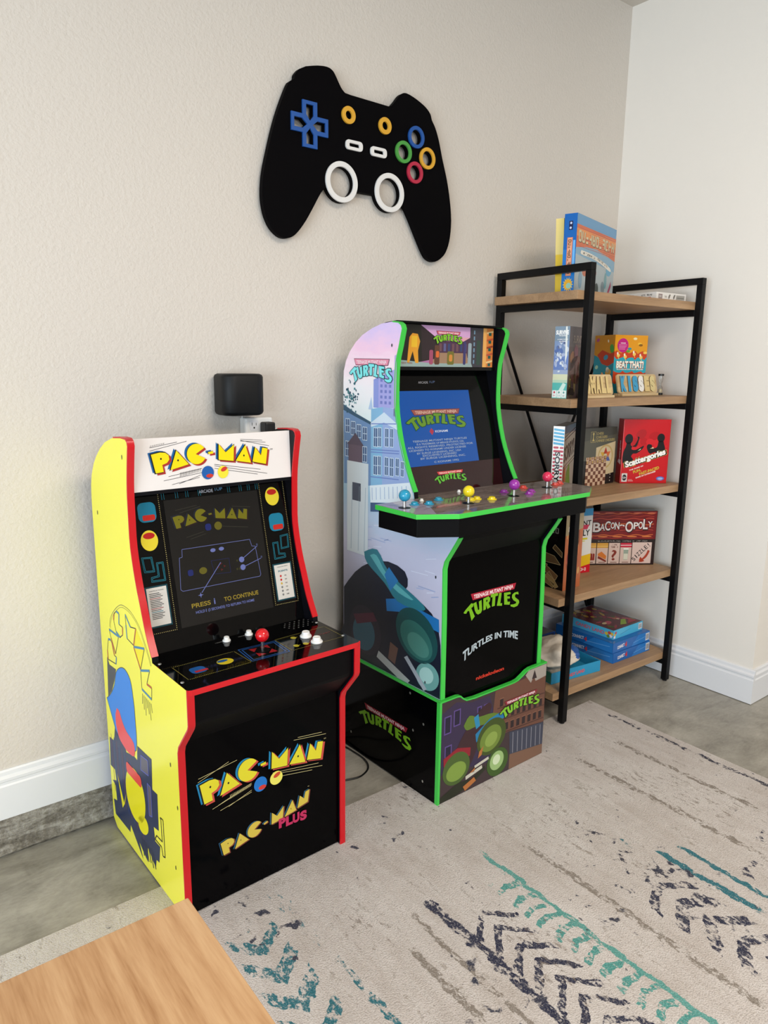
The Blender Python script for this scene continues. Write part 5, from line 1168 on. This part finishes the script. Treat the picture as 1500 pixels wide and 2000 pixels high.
for i, s_ in enumerate(('CHESS', 'CHECKERS', 'CHINESE CHECKERS')): m.text(F, s_, .113, .212-i*.0145, .0105, GD, 1, align='L', w=(.045, .072, .125)[i], bold=.01)
m.poly(F, [(.115,.155),(.245,.175),(.245,.045),(.195,.040),(.115,.085)], inkb('#C9B893'), 1.2)
m.ell(F, .180, .115, .052, .050, inkb('#B9A06A'), 1.5, 30); m.ell(F, .180, .115, .044, .042, inkb('#CDBD9A'), 1.7, 30)
for a, c in ((90,'#A8382E'),(210,'#4F8A4A'),(330,'#4A5A9A'),(150,'#C9A040'),(30,'#D26A3A'),(270,'#8A7A5A')):
    t = math.radians(a); u = Vector((math.cos(t), math.sin(t))); n_ = Vector((-u.y, u.x)); c0 = Vector((.180, .115)); m.poly(F, [tuple(c0+u*.040), tuple(c0+u*.012+n_*.014), tuple(c0+u*.012-n_*.014)], inkb(c), 2)
for i in range(8):
    for j in range(8): m.poly(F, [(.052+i*.017+.002*j*0, .0+j*.0148), (.069+i*.017, .0+j*.0148), (.069+i*.017, .0148+j*.0148), (.052+i*.017, .0148+j*.0148)], inkb('#D2B49A' if (i+j) % 2 else '#6E4434'), 2.6)
for i in range(8):
    for j in (6, 7): m.ell(F, .0605+i*.017, .0090+j*.0148, .0038, .0062, inkb('#C8A868' if (i+j) % 2 == 0 else '#8A6038'), 3.2, 12)
for i in range(3): m.ell(F, .222, .012+i*.013, .003, .003, inkb('#B8B0A0'), 1, 10)
B.done()
B = Box('game_box', 'bright red box with two black silhouettes and slanted white lettering', 'game box', (-.2124, -.2694), Z3, -.571, .2, .052, .2664, inkb('#B80F1A'))
F, G, m = B.F, B.G, B.m
m.rect(F, .002, .002, .198, .2645, inkb('#C4121D'), .5)
for i in range(14): 
    u, v = random.uniform(.02,.18), random.uniform(.12,.25); m.ell(F, u, v, random.uniform(.008,.022), random.uniform(.01,.025), inkb(random.choice(['#B50F1A','#AE141C','#D01A24'])), .8+.02*i, 14, random.random()*3)
m.line(F, (.0015, .004), (.0015, .262), .0022, inkb('#D8686C'), 1)
SB = inkb('#0C0A10')
m.ell(F, .026, .185, .017, .021, SB, 1.5, 26); m.poly(F, smooth_pl([(.018,.170),(.014,.150),(.006,.130),(.006,.085),(.040,.085),(.050,.100),(.040,.112),(.048,.125),(.062,.125),(.085,.142),(.092,.158),(.080,.152),(.058,.140),(.040,.142),(.042,.155),(.052,.160),(.064,.185),(.062,.195),(.070,.192),(.066,.172),(.058,.152),(.036,.158),(.034,.172),(.018,.170)], 2), SB, 1.5)
m.ell(F, .162, .190, .016, .018, SB, 1.5, 26); m.poly(F, smooth_pl([(.152,.178),(.172,.178),(.176,.165),(.182,.150),(.180,.128),(.150,.126),(.140,.132),(.122,.124),(.112,.132),(.104,.152),(.110,.164),(.126,.160),(.126,.146),(.145,.150),(.150,.160),(.152,.178)], 2), SB, 1.5)
m.poly(F, [(.066,.136),(.080,.146),(.078,.140)], inkb('#E8D9A8'), 2); m.poly(F, [(.118,.146),(.132,.152),(.134,.146)], inkb('#E8D9A8'), 2)
sc = dict(rot=.30, w=.178, shear=.15)
m.text(F, 'Scattergories', .101, .1055, .0235, inkb('#C9B85A'), 2.2, bold=.135, rot=.33, w=.192, shear=.12); m.text(F, 'Scattergories', .101, .1055, .0235, inkb('#0C0A0C'), 2.8, bold=.11, rot=.33, w=.188, shear=.12); m.text(F, 'Scattergories', .100, .1065, .0235, inkb('#F4F2EC'), 3.4, bold=.05, rot=.33, w=.178, shear=.12)
m.text(F, 'THE GAME OF', .066, .0640, .0050, inkb('#F0E8E0'), 2, rot=.33, w=.062, bold=.03); m.text(F, 'FUN,', .070, .0520, .011, inkb('#C9B33A'), 2, rot=.33, w=.034, bold=.04); m.text(F, 'FAST-PACED', .122, .0530, .0115, inkb('#C9B33A'), 2, rot=.33, w=.088, bold=.04); m.text(F, 'GAME OF CATEGORIES', .108, .0365, .0052, inkb('#F0E8E0'), 2, rot=.33, w=.088, bold=.04)
m.poly(F, rrect(.006, .006, .030, .042, .003), inkb('#D8D4D0'), 1.5); m.ell(F, .018, .024, .009, .013, inkb('#26242C'), 2, 22); m.text(F, '12+', .018, .024, .008, inkb('#E8E4E0'), 3, bold=.03)
m.rect(F, .034, .008, .056, .012, inkb('#D88A8A'), 1.5); m.rect(F, .034, .014, .052, .0165, inkb('#D88A8A'), 1.5)
m.ell(F, .172, .020, .017, .0085, inkb('#4A6FC0'), 1.5, 28); m.ell(F, .172, .0185, .013, .0045, inkb('#D8E0F0'), 2, 24); m.rect(F, .159, .0165, .185, .0195, inkb('#3A5CB0'), 2.6)
m.rect(G, 0, 0, .052, .2664, inkb('#A30F18'), .5); m.text(G, 'Scattergories', .030, .135, .011, inkb('#E8C8C8'), 1, w=.085, rot=math.pi/2, bold=.03); m.poly(G, [(.020,.098),(.044,.098),(.046,.078),(.014,.086)], inkb('#E8C8C8'), 1)
B.done()

# --- fourth board
B = Box('game_box', 'dark box with stacked wooden blocks picture, behind the green-edged cabinet', 'game box', (-.6525, -.3619), Z4, .06, .110, .235, .300, inkb('#0E0C0C'))
F, G, m = B.F, B.G, B.m
m.rect(F, 0, 0, .11, .300, inkb('#B5643E'), .5)
for i in range(30): m.ell(F, random.uniform(.012,.095), random.uniform(.045,.24), random.uniform(.002,.007), random.uniform(.01,.035), inkb(random.choice(['#C9764A','#8E4A34','#C89A5A','#A84A44','#D49A6A'])), .8, 12, random.uniform(-.2,.2))
m.poly(F, [(0,.300),(.11,.300),(.11,.235),(0,.215)], inkb('#9A8A6A'), 1.2); scrib(m, F, .05, .240, .07, .020, inkb('#D8D2C4'), 1.8, 4, 12)
for (pts, c) in (([(.02,.13),(.05,.17),(.13,.15),(.11,.10)],'#7A6040'), ([(.12,.14),(.19,.13),(.22,.10),(.15,.10)],'#6A5238'), ([(.06,.02),(.13,.10),(.16,.09),(.10,.0)],'#8A6C44'), ([(.13,.10),(.21,.055),(.20,.035),(.12,.075)],'#7C5C3C'), ([(.15,.045),(.20,.0),(.215,.012),(.17,.065)],'#A88A58'), ([(.10,.06),(.20,.02),(.19,.0),(.09,.04)],'#8E7348'), ([(.18,.16),(.225,.13),(.225,.15),(.19,.175)],'#5E4830')): pts = [(a_, max(b_, .003)) for a_, b_ in pts]; m.poly(G, pts, inkb(c), 1); m.pline(G, pts, .0018, inkb('#C2A878'), 1.4, True)
m.rect(G, .02, .19, .20, .24, inkb('#181414'), .8); scrib(m, G, .15, .23, .11, .02, inkb('#8E8A80'), 1.4, 6, 4)
B.done()
B = Box('game_box', 'white box with yellow, red and blue bottom stripes, left of the bacon box', 'game box', (-.478, -.222), Z4, -.205, .134, .045, .273, inkb('#DAD8D4'))
F, G, m = B.F, B.G, B.m
m.rect(F, 0, .243, .134, .273, inkb('#3E8FC0'), 1); m.text(F, 'PARENT', .070, .2130, .022, inkb('#2A2828'), 1, w=.115, bold=.02); m.poly(F, [(.03,.205),(.118,.205),(.108,.186),(.04,.186)], inkb('#C8405A'), 1.5); m.text(F, 'FAMILY', .070, .1720, .026, inkb('#2A2828'), 1, w=.105, bold=.02)
m.rect(F, .02, .142, .112, .150, inkb('#C9C02A'), 1); m.rect(F, .03, .135, .10, .138, inkb('#C9C02A'), 1)
m.poly(F, [(0,.060),(.134,.080),(.134,.0),(0,.0)], inkb('#E0B41E'), 1); m.poly(F, [(.05,.020),(.134,.036),(.134,0),(.06,0)], inkb('#C8182A'), 1.4); scrib(m, F, .104, .015, .042, .012, inkb('#F0D8D8'), 2, 4, 11)
m.poly(F, smooth_pl([(0,.13),(.03,.125),(.045,.09),(.06,.04),(.058,.001)], 3)+[(0,.001)], inkb('#2C8FBC'), 1.8)
B.done()
B = Box('game_box', 'dark red box with bacon strips print and a row of picture cards', 'game box', (-.3433, -.1273), Z4, -.570, .386, .045, .2390, inkb('#241414'))
F, G, m = B.F, B.G, B.m; o_ = .086
m.rect(F, .002, .114, .384, .2375, inkb('#6A1218'), .5)
for i in range(10):
    v = .120+i*.012
    if 3 < i < 8 and False: continue
    pts = [(.004+j*.0127, v+.0028*math.sin(j*1.1+i*1.3)) for j in range(30)]
    m.pline(F, pts, .0046 if i % 3 else .0030, inkb(('#8E2A22', '#B4562E', '#7A1A1E', '#A83E30')[i % 4]), .8)
for j in range(6): m.ell(F, .02+j*.065, .126, .022, .003, inkb('#C8703A'), 1.1, 16); m.ell(F, .05+j*.062, .230, .020, .0025, inkb('#B8604A'), 1.1, 16)
for ch, u, v, h_, w_ in (('B',.1215,.169,.042,.034),('A',.1466,.169,.030,.021),('C',.169,.175,.040,.024),('O',.191,.176,.027,.017),('N',.2105,.175,.032,.020),('O',.264,.171,.045,.034),('P',.294,.175,.030,.021),('O',.314,.177,.031,.019),('L',.3355,.182,.045,.021),('Y',.3560,.181,.026,.020)):
    m.text(F, ch, u+.0012, v-.001, h_*1.06, inkb('#1A0A0A'), 1.6, w=w_*1.12, bold=.06); m.text(F, ch, u, v, h_, inkb('#DAD0CC'), 2.2, w=w_, bold=.02)
m.ell(F, .227, .176, .006, .0028, inkb('#DAD0CC'), 2.2, 12, .4); m.ell(F, .238, .175, .006, .0028, inkb('#DAD0CC'), 2.2, 12, -.4)
m.rect(F, .002, .098, .384, .114, inkb('#201616'), 1.3); scrib(m, F, .240, .106, .22, .0055, inkb('#8E8680'), 2, 30, 21)
for i, uu in enumerate((.0760, .1287, .1810, .2327)):
    m.rect(F, uu, .006, uu+.049, .098, inkb('#C9AFA2'), 1.5)
    if i in (0, 1): m.rect(F, uu, .076, uu+.049, .098, inkb('#C8943C'), 2); m.rect(F, uu, .082, uu+.049, .085, inkb('#E0B868'), 2.3)
    if i == 3: m.rect(F, uu, .078, uu+.049, .098, inkb('#B8283C'), 2); m.rect(F, uu, .086, uu+.049, .089, inkb('#E8C8CC'), 2.3)
    m.rect(F, uu+.010, .010, uu+.039, .013, inkb('#6A4A40'), 2)
m.text(F, '?', .2055, .045, .046, inkb('#7A2A1E'), 2.4, w=.022, bold=.02); scrib(m, F, .2055, .080, .034, .007, inkb('#6A3A2E'), 2.4, 5, 3); scrib(m, F, .2055, .090, .022, .005, inkb('#6A3A2E'), 2.4, 4, 4)
m.poly(F, [(.247,.070),(.269,.070),(.267,.022),(.249,.022)], inkb('#8E9A8A'), 2.4); m.rect(F, .249, .024, .267, .050, inkb('#C9C8B4'), 2.8); m.rect(F, .247, .068, .269, .074, inkb('#E2E0D6'), 2.8)
m.poly(F, [(.134,.050),(.150,.060),(.172,.040),(.170,.024),(.150,.034),(.134,.042)], inkb('#C8702A'), 2.4); m.poly(F, [(.136,.040),(.172,.020),(.172,.012),(.134,.030)], inkb('#7A2A1E'), 2.6)
for k_ in range(3): m.poly(F, [(.092+k_*.010,.052),(.100+k_*.010,.050),(.104+k_*.008,.022),(.096+k_*.008,.020)], inkb('#8A2A20'), 2.4)
m.rect(F, .285, .006, .371, .100, inkb('#CDB3A8'), 1.5)
for i, (ch, u, v) in enumerate((('S',.294,.026),('I',.304,.038),('Z',.313,.048),('Z',.323,.058),('L',.334,.069),('E',.345,.079),('!',.357,.089))): m.text(F, ch, u, v, .019, inkb('#221C20'), 2.2, w=.012 if ch not in 'I!' else .004, rot=.8, bold=.01)
m.poly(F, smooth_pl([(.364,.062),(.358,.045),(.348,.030),(.338,.022),(.343,.016),(.320,.012),(.324,.036),(.331,.028),(.341,.038),(.349,.050),(.355,.066)], 2), inkb('#A03A24'), 2.4)
B.done()

# --- bottom board
def conn_art(B, top=None):
    F, G, m = B.F, B.G, B.m
    for fr, w_ in ((F, B.w), (G, B.d)):
        m.rect(fr, .0012, .0012, w_-.0012, B.h-.0012, inkb('#1C62AE'), .5); m.poly(fr, [(w_*.5,.001),(w_-.001,.001),(w_-.001,B.h-.001),(w_*.68,B.h-.001)], inkb('#2A78C4'), .8)
        m.line(fr, (w_*.55, B.h*.35), (w_*.95, B.h*.6), .0025, inkb('#5FA0DC'), 1.1)
    m.text(F, 'CONNECT', .056, B.h*.48, .0135, inkb('#E6EAF2'), 1.5, w=.050, bold=.04, rot=.10, shear=.1); m.text(F, '4', .091, B.h*.52, .020, inkb('#C23A3E'), 1.5, bold=.06)
    m.text(G, 'CONNECT', .12, B.h*.50, .0130, inkb('#C8D2E2'), 1.5, w=.066, bold=.04, rot=.08); m.text(G, '4', .162, B.h*.52, .018, inkb('#B8343E'), 1.5, bold=.06)
    m.rect(F, B.w-.030, .006, B.w-.004, B.h-.006, inkb('#D9DCE0'), 1.5)
    for i in range(8): m.rect(F, B.w-.0275+i*.0028, .010, B.w-.0262+i*.0028, B.h-.010, inkb('#3A3A40'), 2)
    m.rect(B.T, 0, 0, B.w, B.d, inkb('#2466B0'), .5)
B = Box('game_box', 'blue game box with white lettering and barcode, bottom of the stack', 'game box', (-.3163, -.3762), Z5, .008, .262, .300, .0440, inkb('#1A5AA4')); conn_art(B); B.done()
B = Box('game_box', 'blue game box with white lettering and barcode, middle of the stack', 'game box', (-.3190, -.3735), Z5+.0447, .012, .264, .300, .0440, inkb('#1A5AA4')); conn_art(B); B.done()
B = Box('game_box', 'light blue box with candy colours on its lid, topmost of the stack', 'game box', (-.2850, -.3480), Z5+.0895, .020, .212, .270, .0400, inkb('#4FB0D6'))
F, G, T, m = B.F, B.G, B.T, B.m
m.rect(T, .003, .003, B.w-.003, B.d-.003, inkb('#5C2A34'), .5)
for i in range(46): m.ell(T, random.uniform(.02,.19), random.uniform(.02,.25), random.uniform(.006,.026), random.uniform(.004,.016), inkb(random.choice(['#8A2A3A','#6A3A2A','#9A7A2A','#4A5A2A','#B89A3A','#7A1A3A','#A84A5A','#6A7A3A','#C8B890'])), .8+.01*i, 14, random.random()*3)
m.poly(T, [(.09,.03),(.15,.07),(.17,.06),(.12,.02)], inkb('#8AA82E'), 1.6); m.poly(T, [(.13,.02),(.19,.06),(.20,.02)], inkb('#9A1E3A'), 1.7)
m.rect(F, B.w-.032, .008, B.w-.006, .035, inkb('#E0E4E6'), 1); 
for i in range(8): m.rect(F, B.w-.0295+i*.0028, .012, B.w-.0282+i*.0028, .032, inkb('#8A6A70' if i % 3 == 0 else '#3A3A40'), 1.5)
m.line(F, (.05, .014), (.12, .026), .002, inkb('#3A8AB4'), 1)
m.text(G, 'CANDY LAND', .150, .020, .015, inkb('#C8687A'), 1, w=.150, bold=.04)
for (u, v, c) in ((.235,.020,'#D8B83A'),(.250,.026,'#C84A3A'),(.258,.014,'#E8E0E8'),(.245,.010,'#6A8A3A'),(.262,.024,'#E0C04A')): m.ell(G, u, v, .008, .007, inkb(c), 1.5, 12)
for (u, v, c) in ((.006,.020,'#D8B83A'),(.004,.010,'#E8E0E8'),(.012,.028,'#B84A5A')): m.ell(F, u+.004, v, .007, .006, inkb(c), 1.5, 12)
B.done()
# open tray box with the bag lying in it
p = L2W(-.685, -.3627); tr = thing('game_box_tray', 'open light blue box bottom holding a plastic bag on the bottom shelf', 'box', (p[0], p[1], Z5+.0006), STH-.10)
m = MB(); w_, d_, h_ = .268, .215, .046
m.box(0, w_, 0, d_, 0, .002, inkb('#2E8FB8')); m.box(0, w_, 0, .0025, .002, h_, inkb('#2E96C4')); m.box(0, w_, d_-.0025, d_, .002, h_, inkb('#2E96C4')); m.box(0, .0025, .0025, d_-.0025, .002, h_, inkb('#1E6A58')); m.box(w_-.0025, w_, .0025, d_-.0025, .002, h_, inkb('#2E96C4'))
Fr = Frame((0, 0, 0), (1, 0, 0), (0, 0, 1)); m.text(Fr, 'CANDY LAND', .125, .020, .013, inkb('#D0606A'), 1, w=.11, bold=.05, rot=.06)
m.build('carton', tr)
def bag(name, label, c, rad, mt, seed, cat='plastic bag', z0=0, flat=.25, ang=0):
    rnd = random.Random(seed); bm = bmesh.new(); bmesh.ops.create_icosphere(bm, subdivisions=5, radius=1.0)
    from mathutils import noise as mn
    for v_ in bm.verts:
        n1 = mn.noise(v_.co*1.6+Vector((seed, 0, 0))); n2 = mn.noise(v_.co*4.0+Vector((0, seed, 0))); n3 = abs(mn.noise(v_.co*7+Vector((0, 0, seed))))
        rg = mn.ridged_multi_fractal(v_.co*1.1+Vector((seed, 2, 0)), 1.0, 2.1, 3, 1.0, 1.6)
        v_.co *= .86+.26*n1+.13*min(rg, 2.4)
        v_.co = Vector((v_.co.x*rad[0], v_.co.y*rad[1], v_.co.z*rad[2]))
        if v_.co.z < -rad[2]*flat: v_.co.z = -rad[2]*flat+(v_.co.z+rad[2]*flat)*.05
        h_ = v_.co.z+rad[2]*flat; k_ = .66+.34*min(1, max(0, (h_-.035)/.02)); v_.co.x *= k_; v_.co.y *= k_
    me = bpy.data.meshes.new(name); bm.to_mesh(me); bm.free(); me.materials.append(MATS[mt])
    me.polygons.foreach_set('use_smooth', [True]*len(me.polygons))
    zm = min(v_.co.z for v_ in me.vertices)
    me.materials.append(MATS[ink('#2C5CA8', .4)])
    for p_ in me.polygons:
        c_ = p_.center
        if (c_.x-rad[0]*.55)**2+(c_.z-rad[2]*.45)**2 < (rad[2]*.34)**2 and c_.y < 0: p_.material_index = 1
    o = bpy.data.objects.new(name, me); COL.objects.link(o); p = L2W(*c); o.location = (p[0], p[1], z0-zm); o.rotation_euler.z = ang
    return tag(o, label, cat)
bag('plastic_bag', 'crumpled cream plastic bag lying in the open blue tray', (-.580, -.275), (.125, .095, .080), 'bag_plastic', 3, z0=Z5+.0036, flat=.62)
B = Box('game_box', 'dark blue box lying behind the plastic bag on the bottom shelf', 'game box', (-.665, -.130), Z5, .0, .27, .085, .085, inkb('#1A3A78')); B.m.rect(B.F, .01, .05, .26, .08, inkb('#2A2C38'), 1); B.m.rect(B.T, .005, .005, .265, .08, inkb('#3A3E48'), 1); B.done()
